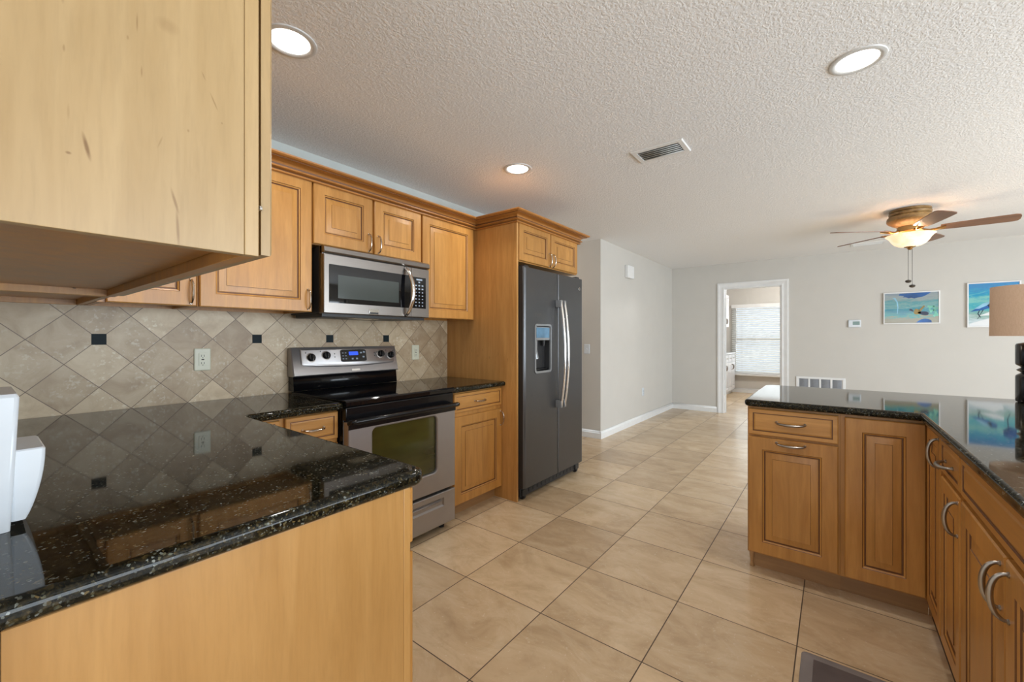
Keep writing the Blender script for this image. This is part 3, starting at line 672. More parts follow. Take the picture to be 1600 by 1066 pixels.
# ------------------------------------------------------------------ backsplash
b = B(); box(b, 0.0, 2.475, 2.612, 2.6245, 0.88, 1.40)
bs = obj('backsplash', b, 'splash'); tag(bs, 'diamond-laid beige travertine tile backsplash behind the range and counter', 'backsplash')
for k, x in enumerate((0.348, 0.995, 1.429, 1.862)):
    b = B(); box(b, x-0.0245, x+0.0245, 2.6105, 2.614, 1.195, 1.244, 0, 0.001); obj('accent_tile', b, 'accent', bs, label='small dark blue-green square accent tile')

# ------------------------------------------------------------------ range
r = thing('range', 'freestanding stainless and black electric range between the base cabinets', 'range', (1.155, 1.94, 0))
RW = 0.757
b = B(); box(b, 0.002, RW-0.002, 0.045, 0.655, 0.05, 0.885, 0, 0.003); obj('body', b, 'black', r)
b = B(); loft(b, [[(x, y, z) for x, y in ((0.0, 0.012+e), (RW, 0.012+e), (RW, 0.60), (0.0, 0.60))] for z, e in ((0.870, 0.010), (0.878, 0.0), (0.897, 0.0), (0.905, 0.008))])
obj('cooktop', b, 'black_glass', r)
b = B(); box(b, 0.003, RW-0.003, 0.020, 0.05, 0.800, 0.869, 0, 0.004); obj('front_band', b, 'black', r)
b = B()
ow, o0, o1 = RW-0.008, 0.300, 0.798
hole = dict(x0=0.145, x1=0.600, z0=0.395, z1=0.745)
loft(b, [rrect(0.004, RW-0.004, 0.275, 0.796, 0.045, 0.004, 5), rrect(0.004, RW-0.004, 0.275, 0.796, 0.004, 0.004, 5), rrect(0.004, RW-0.004, 0.275, 0.796, 0.0, 0.006, 5, 0.004),
         rrect(hole['x0'], hole['x1'], hole['z0'], hole['z1'], 0.0, 0.03, 5, -0.006), rrect(hole['x0'], hole['x1'], hole['z0'], hole['z1'], 0.006, 0.026, 5), rrect(hole['x0'], hole['x1'], hole['z0'], hole['z1'], 0.030, 0.026, 5)], 0, True, True)
dd = obj('oven_door', b, 'steel_silver', r)
b = B(); loft(b, [rrect(0.147, 0.598, 0.397, 0.743, 0.0295, 0.025), rrect(0.147, 0.598, 0.397, 0.743, 0.020, 0.025)]); obj('oven_window', b, 'oven_glass', dd)
b = B(); loft(b, [rrect(0.004, RW-0.004, 0.757, 0.7975, -0.001, 0.003, 3), rrect(0.004, RW-0.004, 0.757, 0.7975, -0.006, 0.003, 3, 0.002)]); obj('door_top_band', b, 'black', dd)
b = B(); sweep(b, [(0.004, -0.004, 0.792), (0.010, -0.034, 0.800), (0.03, -0.046, 0.803), (0.2, -0.049, 0.803), (RW-0.2, -0.049, 0.803), (RW-0.03, -0.046, 0.803), (RW-0.010, -0.034, 0.800), (RW-0.004, -0.004, 0.792)], [0.012, 0.013, 0.014, 0.014, 0.014, 0.014, 0.013, 0.012], 12, 0.9, up=(0, 0, 1)); obj('handle', b, 'black', dd)
b = B(); loft(b, [rect(0.004, RW-0.004, 0.055, 0.258, 0.045), rect(0.004, RW-0.004, 0.055, 0.258, 0.004), rect(0.004, RW-0.004, 0.055, 0.258, 0.0, 0.004),
                  rect(0.12, RW-0.10, 0.170, 0.225, 0.0), rect(0.12, RW-0.10, 0.173, 0.222, 0.010, 0.006), rect(0.12, RW-0.10, 0.18, 0.215, 0.010, 0.012)], 0)
obj('storage_drawer', b, 'steel_silver', r)
b = B(); loft(b, [[(x, 0.010+d, z) for d, z in ((0, 0.198), (-0.010, 0.205), (-0.011, 0.209), (0, 0.212))] for x in (0.14, RW-0.12)]); obj('drawer_lip', b, 'steel_silver', r)
for x in (0.05, RW-0.05):
    for y in (0.08, 0.60):
        b = B(); lathe(b, [(0.018, 0), (0.018, 0.012), (0.010, 0.014), (0.010, 0.052)], 12, (x, y, 0)); obj('foot', b, 'rubber', r)
# backguard: black riser, silver console
b = B(); loft(b, [[(0.012, y, z) for y, z in ((0.601, 0.906), (0.668, 0.906), (0.668, 1.0), (0.612, 1.0))], [(RW+0.0-0.008, y, z) for y, z in ((0.601, 0.906), (0.668, 0.906), (0.668, 1.0), (0.612, 1.0))]]); obj('backguard_riser', b, 'black', r)
b = B()
def cl(x0, x1, i): return [(x, y, z) for x, y, z in ((x0+i, 0.592+0.0, 0.992+i), (x1-i, 0.592, 0.992+i), (x1-i, 0.632, 1.166-i), (x0+i, 0.632, 1.166-i))]
base = [(0.006, 0.668, 0.992), (RW-0.0, 0.668, 0.992), (RW-0.0, 0.668, 1.160), (0.006, 0.668, 1.160)]
loft(b, [base, [(p[0], p[1]+0.006, p[2]) for p in cl(0.006, RW, 0)], cl(0.006, RW, 0.006)]); cs = obj('control_console', b, 'steel_silver', r)
def onc(x, t, out=0.0):  # point on the sloping console face, t from 0 bottom to 1 top
    y = 0.592+0.040*t; z = 0.992+0.174*t; return (x, y-0.974*out, z+0.224*out)
def facepoly(pts, o1, o2): # pts in (x,t)
    return [[onc(x, t, o1) for x, t in pts], [onc(x, t, o2) for x, t in pts]]
def rr2(x0, x1, t0, t1, rx, rt, n=4):
    return [(x, t) for x, _, t in [(p[0], 0, p[2]) for p in rrect(0, 1, 0, 1, 0, 0.12, n)] for x, t in ((x0+(x1-x0)*x, t0+(t1-t0)*t),)]
# raised bowed field
pts = [(0.06, 0.92), (0.06, 0.40), (0.075, 0.33)]+[(0.075+(0.64)*k/12, 0.33-0.07*math.sin(PI*k/12)) for k in range(1, 12)]+[(0.715, 0.33), (0.725, 0.40), (0.725, 0.92)]
b = B(); loft(b, [[onc(x, t, -0.002) for x, t in pts], [onc(x, t, 0.006) for x, t in pts], [onc(x+(0.006 if x < 0.39 else -0.006), t+(0.03 if t < 0.5 else -0.03), 0.010) for x, t in pts]]); obj('console_field', b, 'steel_silver', cs)
b = B(); loft(b, facepoly(rr2(0.312, 0.500, 0.42, 0.88, 0, 0), 0.008, 0.0115)); pn = obj('control_panel', b, 'black_glass', cs)
b = B(); loft(b, facepoly(rr2(0.372, 0.440, 0.66, 0.80, 0, 0), 0.010, 0.0122)); obj('display', b, 'display', pn, label='blue lit clock display')
for x, t, w_, h_ in [(0.324+i*0.020, 0.52+j*0.11, 0.010, 0.03) for i in range(2) for j in range(3)]+[(0.455, 0.72, 0.014, 0.06), (0.478, 0.74, 0.014, 0.06), (0.470, 0.56, 0.014, 0.06), (0.388, 0.50, 0.014, 0.06), (0.420, 0.50, 0.014, 0.06)]:
    b = B(); loft(b, facepoly([(x, t), (x+w_, t), (x+w_, t+h_), (x, t+h_)], 0.011, 0.0121)); obj('key', b, 'legend', pn)
for x, t in ((0.117, 0.62), (0.215, 0.68), (0.615, 0.68), (0.697, 0.62)):
    b = B()
    M4 = Matrix.Translation(onc(x, t, 0.009)) @ Matrix.Rotation(math.radians(-13), 4, 'X')
    t_ = bmesh.new(); lathe_y(t_, [(0.030, 0.0), (0.030, -0.0015), (0.028, -0.002)], 28, mi=1); lathe_y(t_, [(0.0225, -0.001), (0.0235, -0.006), (0.022, -0.020), (0.019, -0.023)], 24, mi=0)
    box(t_, -0.004, 0.004, -0.031, -0.02, -0.020, 0.020, 0, 0.002)
    bmesh.ops.transform(t_, matrix=M4, verts=list(t_.verts)); me = bpy.data.meshes.new('t'); t_.to_mesh(me); t_.free(); b.from_mesh(me)
    obj('knob', b, ['black', 'steel'], cs)
b = B(); loft(b, facepoly(rr2(0.385, 0.445, 0.085, 0.155, 0, 0), 0.0, 0.003)); obj('maker_badge', b, 'chrome', cs)
for x, t in ((0.270, 0.60), (0.270, 0.72), (0.563, 0.60), (0.563, 0.72), (0.085, 0.78), (0.178, 0.82), (0.66, 0.80), (0.72, 0.78)):
    b = B(); loft(b, facepoly([(x, t), (x+0.006, t), (x+0.006, t+0.035), (x, t+0.035)], 0.009, 0.0106)); obj('burner_mark', b, 'slot', cs)

# ------------------------------------------------------------------ microwave
mw = thing('microwave', 'stainless over-the-range microwave hanging under the short cabinet', 'microwave', (1.180, 2.22, 1.350))
MW, MH = 0.752, 0.389
b = B(); box(b, 0.0, MW, 0.045, 0.385, 0.012, MH-0.002, 0, 0.003); obj('housing', b, 'black_matte', mw)
b = B(); box(b, 0.0, MW, 0.022, 0.05, 0.012, MH, 0, 0.003); obj('front_frame', b, 'steel', mw)
b = B(); loft(b, [[(x, y, z) for y, z in ((0.022, 0.347), (0.0, 0.349), (-0.006, 0.356), (-0.004, 0.380), (0.008, 0.389), (0.04, 0.389), (0.04, 0.347))] for x in (0.0, MW)]); obj('vent_trim', b, 'steel', mw)
DW = 0.598
b = B(); hx = (0.034, 0.600, 0.074, 0.285)
loft(b, [rrect(0, DW, 0.014, 0.343, 0.022, 0.003, 4), rrect(0, DW, 0.014, 0.343, 0.003, 0.003, 4), rrect(0, DW, 0.014, 0.343, 0.0, 0.005, 4, 0.003)], 0)
md_ = obj('door', b, 'steel', mw)
b = B(); loft(b, [rrect(0.030, 0.594, 0.072, 0.287, 0.002, 0.004, 4), rrect(0.030, 0.594, 0.072, 0.287, -0.0015, 0.004, 4)]); gl = obj('door_glass', b, 'black_glass', md_)
b = B(); loft(b, [rrect(0.082, 0.498, 0.100, 0.232, 0.0, 0.003, 4), rrect(0.082, 0.498, 0.100, 0.232, -0.0022, 0.003, 4)]); obj('window', b, 'micro_glass', md_)
b = B(); n = 22; pts = [(0.545+0.030*0, 0, 0)]; pts = []
rad = []
for k in range(n+1):
    a = k/n; s_ = math.sin(a*PI)
    pts.append((0.552+0.020*s_, -0.006-0.052*s_**0.7 if 0 < k < n else 0.0, 0.018+a*0.316)); rad.append(0.011+0.004*s_)
sweep(b, pts, rad, 12, 0.6, up=(1, 0, 0)); obj('handle', b, 'chrome', md_)
b = B(); loft(b, [rrect(DW+0.002, MW, 0.014, 0.343, 0.022, 0.003, 4), rrect(DW+0.002, MW, 0.014, 0.343, 0.003, 0.003, 4), rrect(DW+0.002, MW, 0.014, 0.343, 0.0, 0.005, 4, 0.003)], 0); pnl = obj('side_panel', b, 'steel', mw)
b = B(); loft(b, [rrect(0.604, 0.722, 0.074, 0.283, 0.001, 0.003, 4), rrect(0.604, 0.722, 0.074, 0.283, -0.0015, 0.003, 4)]); kp = obj('keypad', b, 'black_glass', pnl)
for i in range(3):
    for j in range(8):
        w2 = 0.010 if j < 5 else 0.014; h2 = 0.006 if j < 5 else 0.008
        if j == 7 and i != 1: continue
        x = 0.636+i*0.028; z = 0.088+j*0.0225; b = B(); box(b, x-w2/2, x+w2/2, -0.0021, -0.001, z, z+h2); obj('key', b, 'legend', kp)
b = B(); box(b, 0.640, 0.690, -0.0021, -0.001, 0.262, 0.272); obj('clock_display', b, 'legend', kp)
b = B(); box(b, 0.282, 0.346, -0.004, 0.001, 0.018, 0.050, 0, 0.001); bd = obj('maker_badge', b, 'chrome', md_)
b = B(); box(b, 0.285, 0.343, -0.0048, -0.003, 0.020, 0.030); obj('badge_band', b, 'black_matte', bd)
b = B(); loft(b, [[(x, y, z) for x, y in ((0.006, 0.03), (MW-0.02, 0.03), (MW-0.06, 0.34), (0.006, 0.34))] for z in (-0.004, 0.0115)])
box(b, 0.02, 0.10, 0.06, 0.36, -0.008, -0.003, 0, 0.002)
bt = obj('underside_vent', b, 'black_matte', mw)
b = B(); box(b, 0.26, 0.44, 0.12, 0.22, -0.0055, -0.0038); obj('light_cover', b, 'chrome', bt)

# ------------------------------------------------------------------ refrigerator
fr = thing('refrigerator', 'slate grey side-by-side refrigerator with an ice dispenser in its left door', 'refrigerator', (2.502, 1.82, 0))
FW, FH = 0.908, 1.760
b = B(); box(b, 0.0, FW, 0.082, 0.76, 0.03, 1.752, 0, 0.004); obj('body', b, 'fridge_side', fr)
def fdoor(x0, x1, hole=None, flip=False):
    z0, z1 = 0.095, FH
    b = B()
    def lp(y, i, j):
        if flip: i, j = j, i
        return [(p[0], p[1], p[2]) for p in rrect(x0+i, x1-j, z0+min(i, 0.004), z1-min(i, 0.006), y, 0.003, 5)]
    L_ = [lp(0.078, 0, 0), lp(0.014, 0, 0), lp(0.006, 0.004, 0.002), lp(0.002, 0.012, 0.005), lp(0.0, 0.022, 0.010)]
    if hole:
        hx0, hx1, hz0, hz1 = hole
        L_ += [rrect(hx0, hx1, hz0, hz1, 0.0, 0.02, 5), rrect(hx0, hx1, hz0, hz1, 0.0, 0.02, 5, 0.006), rrect(hx0, hx1, hz0, hz1, 0.060, 0.02, 5, 0.010)]
    loft(b, L_, [1]+[0]*(len(L_)-2), True, True); return b
ld = obj('door', fdoor(0.0, 0.474, (0.138, 0.368, 0.955, 1.328)), ['steel_dark', 'black_matte'], fr, label='left door holding the dispenser')
b = B()
o_, i_ = (0.134, 0.372, 0.950, 1.333), (0.150, 0.356, 0.966, 1.317)
loft(b, [rrect(*o_, 0.001, 0.024), rrect(*o_, -0.005, 0.024), rrect(*i_, -0.005, 0.016), rrect(*i_, 0.010, 0.016)], 0, False, False); obj('dispenser_frame', b, 'dispenser', ld)
b = B(); box(b, 0.152, 0.354, 0.002, 0.05, 1.205, 1.312, 0, 0.004); dp = obj('dispenser_panel', b, 'dispenser', ld)
b = B(); box(b, 0.162, 0.344, -0.0005, 0.003, 1.225, 1.305, 0, 0.001); obj('dispenser_display', b, 'disp_screen', dp, label='blue patterned film on the display')
b = B(); box(b, 0.150, 0.356, 0.052, 0.058, 0.97, 1.205); obj('recess_back', b, 'black_matte', ld)
b = B(); loft(b, [[(x, y, z) for y, z in ((0.012, 0.975), (0.055, 0.975), (0.055, 0.985), (0.012, 0.982))] for x in (0.156, 0.350)]); obj('drip_tray', b, 'black', ld)
b = B(); sweep(b, [(0.20, 0.030, 1.205), (0.195, 0.028, 1.13), (0.205, 0.022, 1.06)], [0.016, 0.014, 0.018], 10, 0.4); obj('ice_paddle', b, 'dispenser', ld)
b = B(); sweep(b, [(0.30, 0.030, 1.205), (0.30, 0.030, 1.16)], [0.018, 0.012], 12); obj('water_spout', b, 'black_matte', ld)
rd = obj('door', fdoor(0.480, FW, None, True), ['steel_dark', 'black_matte'], fr, label='right door')
def fh(x, name_parent, bow):
    b = B(); n = 24; pts = []; rad = []
    for k in range(n+1):
        t = k/n; s_ = math.sin(PI*t)
        pts.append((x+bow*s_, -0.044-0.040*s_**0.9, 0.655+t*0.875)); rad.append(0.0125)
    sweep(b, pts, rad, 12, 0.9, up=(1, 0, 0)); h = obj('handle', b, 'chrome', name_parent)
    for z in (0.655, 1.53):
        s = 1 if z < 1 else -1
        b = B(); box(b, x-0.0135, x+0.0135, -0.056, 0.0, min(z-0.004*s, z+0.055*s), max(z-0.004*s, z+0.055*s), 0, 0.004)
        obj('handle_mount', b, 'dispenser', h)
fh(0.450, ld, 0.0); fh(0.506, rd, 0.0)
b = B(); lathe_y(b, [(0.014, 0.001), (0.014, -0.002), (0.012, -0.003)], 20, (0.845, 0, 1.665)); bg = obj('round_badge', b, 'chrome', rd)
b = B(); lathe_y(b, [(0.0085, -0.003), (0.0085, -0.0036)], 16, (0.845, 0, 1.665)); obj('badge_centre', b, 'slot', bg)
for x in (0.03, FW-0.085):
    b = B(); box(b, x, x+0.055, 0.02, 0.16, 1.752, 1.775, 0, 0.005); obj('hinge_cover', b, 'black_matte', fr)
b = B(); box(b, 0.01, FW-0.01, 0.045, 0.09, 0.022, 0.088, 0, 0.004)
for k in range(14): box(b, 0.06+k*0.058, 0.10+k*0.058, 0.041, 0.047, 0.04, 0.07, 0, 0.002)
obj('toe_grille', b, 'black_matte', fr)
for x in (0.05, FW-0.05):
    b = B(); t_ = bmesh.new(); lathe_y(t_, [(0.024, -0.012), (0.026, -0.008), (0.026, 0.008), (0.024, 0.012)], 18)
    bmesh.ops.rotate(t_, cent=(0, 0, 0), matrix=Matrix.Rotation(PI/2, 3, 'Z'), verts=list(t_.verts)); bmesh.ops.translate(t_, vec=(x, 0.055, 0.0262), verts=list(t_.verts))
    me = bpy.data.meshes.new('t'); t_.to_mesh(me); t_.free(); b.from_mesh(me); box(b, x-0.03, x+0.03, 0.03, 0.09, 0.03, 0.08, 0, 0.004); obj('roller', b, 'black_matte', fr)

# ------------------------------------------------------------------ wall plates
def plate(name, label, cat, loc, rz, kind, w=0.073, h=0.116, mat='ivory', group=None):
    t = thing(name, label, cat, loc, rz, group)
    b = B(); loft(b, [rrect(-w/2, w/2, -h/2, h/2, 0, 0.006, 4), rrect(-w/2, w/2, -h/2, h/2, -0.003, 0.006, 4), rrect(-w/2, w/2, -h/2, h/2, -0.006, 0.006, 4, 0.004)]); obj('cover_plate', b, mat, t)
    if kind == 'outlet':
        b = B(); loft(b, [rrect(-0.017, 0.017, -0.034, 0.034, -0.005, 0.003, 3), rrect(-0.017, 0.017, -0.034, 0.034, -0.0085, 0.003, 3, 0.001)]); rc = obj('receptacle', b, mat, t)
        b = B()
        for s in (-1, 1):
            for dx in (-0.007, 0.005): box(b, dx, dx+0.0022, -0.0092, -0.008, s*0.019-0.005, s*0.019+0.005)
            lathe_y(b, [(0.0022, -0.008), (0.0022, -0.0092)], 8, (0, 0, s*0.019-0.0095))
        box(b, -0.006, 0.006, -0.0094, -0.008, -0.003, 0.003)
        obj('slots', b, 'slot', rc)
        for s in (-1, 1):
            b = B(); lathe_y(b, [(0.003, -0.005), (0.003, -0.0072)], 10, (0, 0, s*0.048)); obj('screw', b, mat, t)
    elif kind == 'switch':
        b = B(); box(b, -0.006, 0.006, -0.0075, -0.004, -0.012, 0.012, 0, 0.001); loft(b, [rect(-0.004, 0.004, -0.006, 0.004, -0.006), rect(-0.004, 0.004, 0.002, 0.010, -0.014, 0.001)]); obj('toggle', b, mat, t)
    return t
plate('power_outlet', 'ivory outlet on the tile backsplash left of the range', 'outlet', (0.734, 2.6115, 1.113), 0, 'outlet')
plate('power_outlet', 'ivory outlet on the tile backsplash right of the range', 'outlet', (2.131, 2.6115, 1.110), 0, 'outlet', w=0.070)
plate('light_switch', 'light switch on the hallway wall just right of the refrigerator', 'light switch', (4.6395, 2.418, 1.086), -PI/2, 'switch', 0.078, 0.118, 'white_gloss')
plate('power_outlet', 'white outlet low on the bare wall beyond the refrigerator', 'outlet', (6.05, 2.2345, 0.425), 0, 'outlet', 0.073, 0.116, 'white_gloss')
t = thing('door_chime', 'small white box high on the bare wall beyond the refrigerator', 'door chime', (5.49, 2.2345, 2.12))
b = B(); box(b, -0.11, 0.11, -0.045, 0, -0.085, 0.085, 0, 0.008); obj('cover', b, 'white', t)
t = thing('thermostat', 'white thermostat with a grey screen on the far wall left of the paintings', 'thermostat', (7.4495, -0.223, 1.418), -PI/2)
b = B(); loft(b, [rrect(-0.068, 0.068, -0.052, 0.052, 0, 0.012, 4), rrect(-0.068, 0.068, -0.052, 0.052, -0.018, 0.012, 4), rrect(-0.068, 0.068, -0.052, 0.052, -0.024, 0.012, 4, 0.008)]); obj('case', b, 'white_gloss', t)
b = B(); box(b, -0.018, 0.056, -0.0255, -0.022, -0.018, 0.030, 0, 0.001); obj('screen', b, 'lcd', t)
# return air grille
t = thing('return_air_grille', 'white-framed return air grille low on the far wall, cut off by the peninsula', 'air grille', (7.4495, 0.159, 0.30), -PI/2)
b = B(); gw, gz0, gz1 = 0.285, -0.22, 0.355
loft(b, [rect(-gw, gw, gz0, gz1, 0), rect(-gw, gw, gz0, gz1, -0.010), rect(-gw, gw, gz0, gz1, -0.012, 0.004), rect(-gw, gw, gz0, gz1, -0.012, 0.028), rect(-gw, gw, gz0, gz1, -0.002, 0.030)], 0, False, True)
for k in (1, 2, 3): xx = -gw+0.028+k*(2*gw-0.056)/4; box(b, xx-0.011, xx+0.011, -0.011, -0.001, gz0+0.02, gz1-0.02, 0, 0.002)
obj('frame', b, 'white', t)
for k in range(4):
    x0 = -gw+0.028+k*(2*gw-0.056)/4+0.012; x1 = x0+(2*gw-0.056)/4-0.024
    b = B(); z = gz0+0.032
    while z < gz1-0.035:
        loft(b, [[(x, y, zz) for y, zz in ((-0.003, z), (-0.009, z+0.006), (-0.0085, z+0.007), (-0.003, z+0.002))] for x in (x0, x1)]); z += 0.012
    box(b, x0, x1, -0.0035, -0.002, gz0+0.03, gz1-0.03); obj('louvre', b, 'grille', t)

# ------------------------------------------------------------------ paintings
def flat(bm, pts, y0=-0.0, y1=-0.001): loft(bm, [[(x, y0, z) for x, z in pts], [(x, y1, z) for x, z in pts]])
def blob(cx, cz, rx, rz, tilt=0, n=16, wob=0.15, seed=1):
    rnd = random.Random(seed); ph = rnd.random()*6
    out = []
    for k in range(n):
        a = 2*PI*k/n; rr_ = 1+wob*math.sin(3*a+ph)
        x, z = rx*math.cos(a)*rr_, rz*math.sin(a)*rr_
        out.append((cx+x*math.cos(tilt)-z*math.sin(tilt), cz+x*math.sin(tilt)+z*math.cos(tilt)))
    return out
def painting(label, loc, w, h, art, fr_w):
    t = thing('painting', label, 'painting', loc, -PI/2)
    b = B(); loft(b, [rect(0, w, 0, h, 0), rect(0, w, 0, h, -0.024), rect(0, w, 0, h, -0.026, 0.003), rect(0, w, 0, h, -0.026, fr_w), rect(0, w, 0, h, -0.018, fr_w+0.001)], 0, True, False); obj('frame', b, 'frame_white', t)
    b = B(); box(b, fr_w, w-fr_w, -0.019, -0.004, fr_w, h-fr_w); cv = obj('canvas', b, art, t); return t, cv
t, cv = painting('small wide painting of an underwater scene with a sea turtle, white frame', (7.4495, -0.522, 1.403), 0.534, 0.416, 'art_reef', 0.012)
def stroke(name, mat, polys, y=-0.0192):
    b = B()
    for p_ in polys: flat(b, p_, y+0.0004, y-0.0006)
    obj(name, b, mat, cv)
stroke('blue_wave', 'ink_blue', [[(0.16, 0.395), (0.455, 0.402), (0.425, 0.378), (0.40, 0.360), (0.37, 0.345), (0.335, 0.340), (0.30, 0.328), (0.27, 0.338), (0.245, 0.332), (0.22, 0.348), (0.19, 0.350), (0.205, 0.365), (0.15, 0.372)]])
stroke('coral', 'ink_mint', [blob(0.450, 0.215, 0.030, 0.020, 0.3, 14, 0.4, 3), blob(0.492, 0.190, 0.026, 0.030, 0, 12, 0.4, 4), blob(0.455, 0.165, 0.022, 0.020, 0, 12, 0.4, 14), blob(0.497, 0.120, 0.022, 0.034, 0, 12, 0.4, 11)])
stroke('turtle_body', 'ink_ochre', [blob(0.325, 0.155, 0.032, 0.038, 0.4, 16, 0.12, 5), [(0.335, 0.17), (0.385, 0.235), (0.40, 0.228), (0.36, 0.16)]], -0.0196)
stroke('turtle_shell', 'ink_dark', [blob(0.385, 0.135, 0.052, 0.024, -0.2, 16, 0.1, 6), blob(0.272, 0.178, 0.024, 0.012, -0.7, 12, 0.2, 7)], -0.0196)
stroke('blue_rock', 'ink_blue', [[(0.315, 0.016), (0.46, 0.016), (0.455, 0.045), (0.43, 0.058), (0.40, 0.066), (0.365, 0.058), (0.34, 0.040)]])
stroke('glare_arc', 'ink_light', [[(0.085, 0.345), (0.118, 0.345), (0.142, 0.29), (0.148, 0.22), (0.140, 0.135), (0.134, 0.135), (0.138, 0.22), (0.128, 0.29), (0.105, 0.330)]])  # glare on the picture, painted as a pale stroke
t, cv = painting('taller painting of wading shorebirds in bright blue, white frame, partly behind the lamp shade', (7.4495, -1.288, 1.350), 0.432, 0.542, 'art_birds', 0.013)
stroke('surf', 'ink_white', [[(0.02, 0.02), (0.28, 0.02), (0.30, 0.075), (0.22, 0.12), (0.14, 0.09), (0.02, 0.045)], [(0.10, 0.14), (0.22, 0.20), (0.30, 0.21), (0.30, 0.17), (0.20, 0.14)]])
stroke('bird_body', 'ink_blue', [[(0.025, 0.190), (0.06, 0.215), (0.12, 0.265), (0.19, 0.310), (0.24, 0.315), (0.25, 0.27), (0.20, 0.235), (0.12, 0.205)], [(0.30, 0.40), (0.35, 0.43), (0.40, 0.40), (0.40, 0.30), (0.34, 0.28), (0.29, 0.33)]], -0.0196)
stroke('bird_wing', 'ink_light', [[(0.06, 0.225), (0.13, 0.285), (0.20, 0.315), (0.17, 0.265), (0.10, 0.225)]], -0.0200)
stroke('bird_legs', 'ink_dark', [[(0.10, 0.205), (0.108, 0.205), (0.095, 0.165), (0.115, 0.12), (0.108, 0.118), (0.086, 0.165)], [(0.13, 0.21), (0.138, 0.21), (0.10, 0.13), (0.09, 0.10), (0.085, 0.10)], [(0.165, 0.265), (0.205, 0.30), (0.20, 0.25), (0.18, 0.24)], [(0.33, 0.29), (0.337, 0.29), (0.33, 0.20), (0.35, 0.13), (0.343, 0.13), (0.322, 0.20)]], -0.0204)

# ------------------------------------------------------------------ table lamp on the worktop
t = thing('table_lamp', 'black turned table lamp with a tan drum shade on the peninsula worktop', 'table lamp', (3.190, -0.785, 0.905))
b = B(); prof = [(0.055, 0.0), (0.064, 0.004), (0.066, 0.014), (0.066, 0.130), (0.064, 0.136), (0.050, 0.146), (0.047, 0.150), (0.060, 0.160), (0.063, 0.163), (0.060, 0.166), (0.047, 0.176), (0.050, 0.180), (0.064, 0.190), (0.066, 0.196), (0.066, 0.288), (0.062, 0.296), (0.040, 0.302), (0.012, 0.304), (0.010, 0.312)]
lathe(b, [(r_, z*0.985) for r_, z in prof], 40); obj('lamp_base', b, 'lamp_black', t, None, 40)
b = B(); sweep(b, [(0, 0, 0.30), (0, 0, 0.560)], 0.006, 10); lathe(b, [(0.014, 0.36), (0.016, 0.37), (0.016, 0.42), (0.012, 0.425)], 16); obj('stem', b, 'bronze', t)
b = B(); lathe(b, [(0.152, 0.330), (0.149, 0.578), (0.147, 0.578), (0.150, 0.330)], 56, cap0=False, cap1=False)
obj('lamp_shade', b, 'shade', t)
b = B()
for a in (0, 2*PI/3, 4*PI/3): sweep(b, [(0.0, 0, 0.556), (0.147*math.cos(a), 0.147*math.sin(a), 0.570)], 0.0018, 6)
obj('shade_spider', b, 'bronze', t)
b = B(); sweep(b, [(0.05, 0.02, 0.006), (0.09, 0.0, 0.004), (0.12, -0.06, 0.004), (0.13, -0.16, 0.004)], 0.003, 8); obj('cord', b, 'black_matte', t)

# ------------------------------------------------------------------ floor mat
t = thing('floor_mat', 'brown-grey kitchen mat with a lighter border on the tile floor at bottom right', 'mat', (1.52, -0.10, 0))
def ml(i, z, r): return [(x, y, z) for x, _, y in rrect(-0.46, 0.46, -0.20, 0.20, 0, r, 5, i)]
b = B(); loft(b, [ml(0, 0.0005, 0.02), ml(0, 0.006, 0.02), ml(0.006, 0.010, 0.02), ml(0.034, 0.011, 0.02)]); obj('border', b, 'mat_edge', t)
b = B(); loft(b, [ml(0.038, 0.0105, 0.02), ml(0.040, 0.0125, 0.02)]); obj('pad', b, 'mat', t)

# ------------------------------------------------------------------ white caddy on the near counter
t = thing('plastic_caddy', 'white plastic caddy with a flared front cup at the left edge of the near counter', 'caddy', (0.004, 1.11, 0.8975))
b = B()
def rl(x0, x1, y0, y1, z, r): return [(x, y, z) for x, _, y in rrect(x0, x1, y0, y1, 0, r, 5)]
loft(b, [rl(0.0, 0.036, 0.0, 0.17, 0.0, 0.006), rl(0.0, 0.039, -0.002, 0.172, 0.06, 0.006), rl(0.0, 0.046, -0.006, 0.176, 0.228, 0.006), rl(0.001, 0.043, -0.003, 0.173, 0.234, 0.006)])
obj('holder', b, 'white_gloss', t)
b = B()
n = 12; rows = []
for k in range(n+1):
    a = k/n; x1 = 0.054+0.023*math.sin(a*PI/2)**0.8; z = 0.012+0.120*a
    rows.append(rl(0.036, x1, 0.012, 0.158, z, 0.005))
rows.append(rl(0.038, 0.074, 0.014, 0.156, 0.1345, 0.004))
loft(b, rows); obj('front_cup', b, 'white_gloss', t)

# ------------------------------------------------------------------ ceiling fixtures
def downlight(x, y, label, power):
    t = thing('ceiling_light', label, 'ceiling light', (x, y, CH), 0, None)
    b = B(); lathe(b, [(0.100, 0.0), (0.098, -0.004), (0.088, -0.007), (0.076, -0.004), (0.072, 0.0), (0.072, 0.0)], 48, cap0=False, cap1=False); obj('trim_ring', b, 'trim_white', t)
    b = B(); lathe(b, [(0.074, -0.0005), (0.070, -0.004), (0.040, -0.006), (0.002, -0.0065)], 40, cap0=False); obj('lens', b, 'lens', t)
    l = bpy.data.lights.new('bulb', 'AREA'); l.shape = 'DISK'; l.size = 0.13; l.energy = power; l.color = (1.0, 0.97, 0.93); l.spread = math.radians(165)
    o = bpy.data.objects.new('bulb', l); o.parent = t; o.location = (0, 0, -0.009); COL.objects.link(o)
downlight(0.782, 1.735, 'round recessed ceiling light at top left beside the near cabinet', 5)
downlight(2.356, 1.772, 'round recessed ceiling light in front of the refrigerator cabinet, smallest of the three', 5)
downlight(2.327, -0.080, 'round recessed ceiling light at upper right above the peninsula', 5)
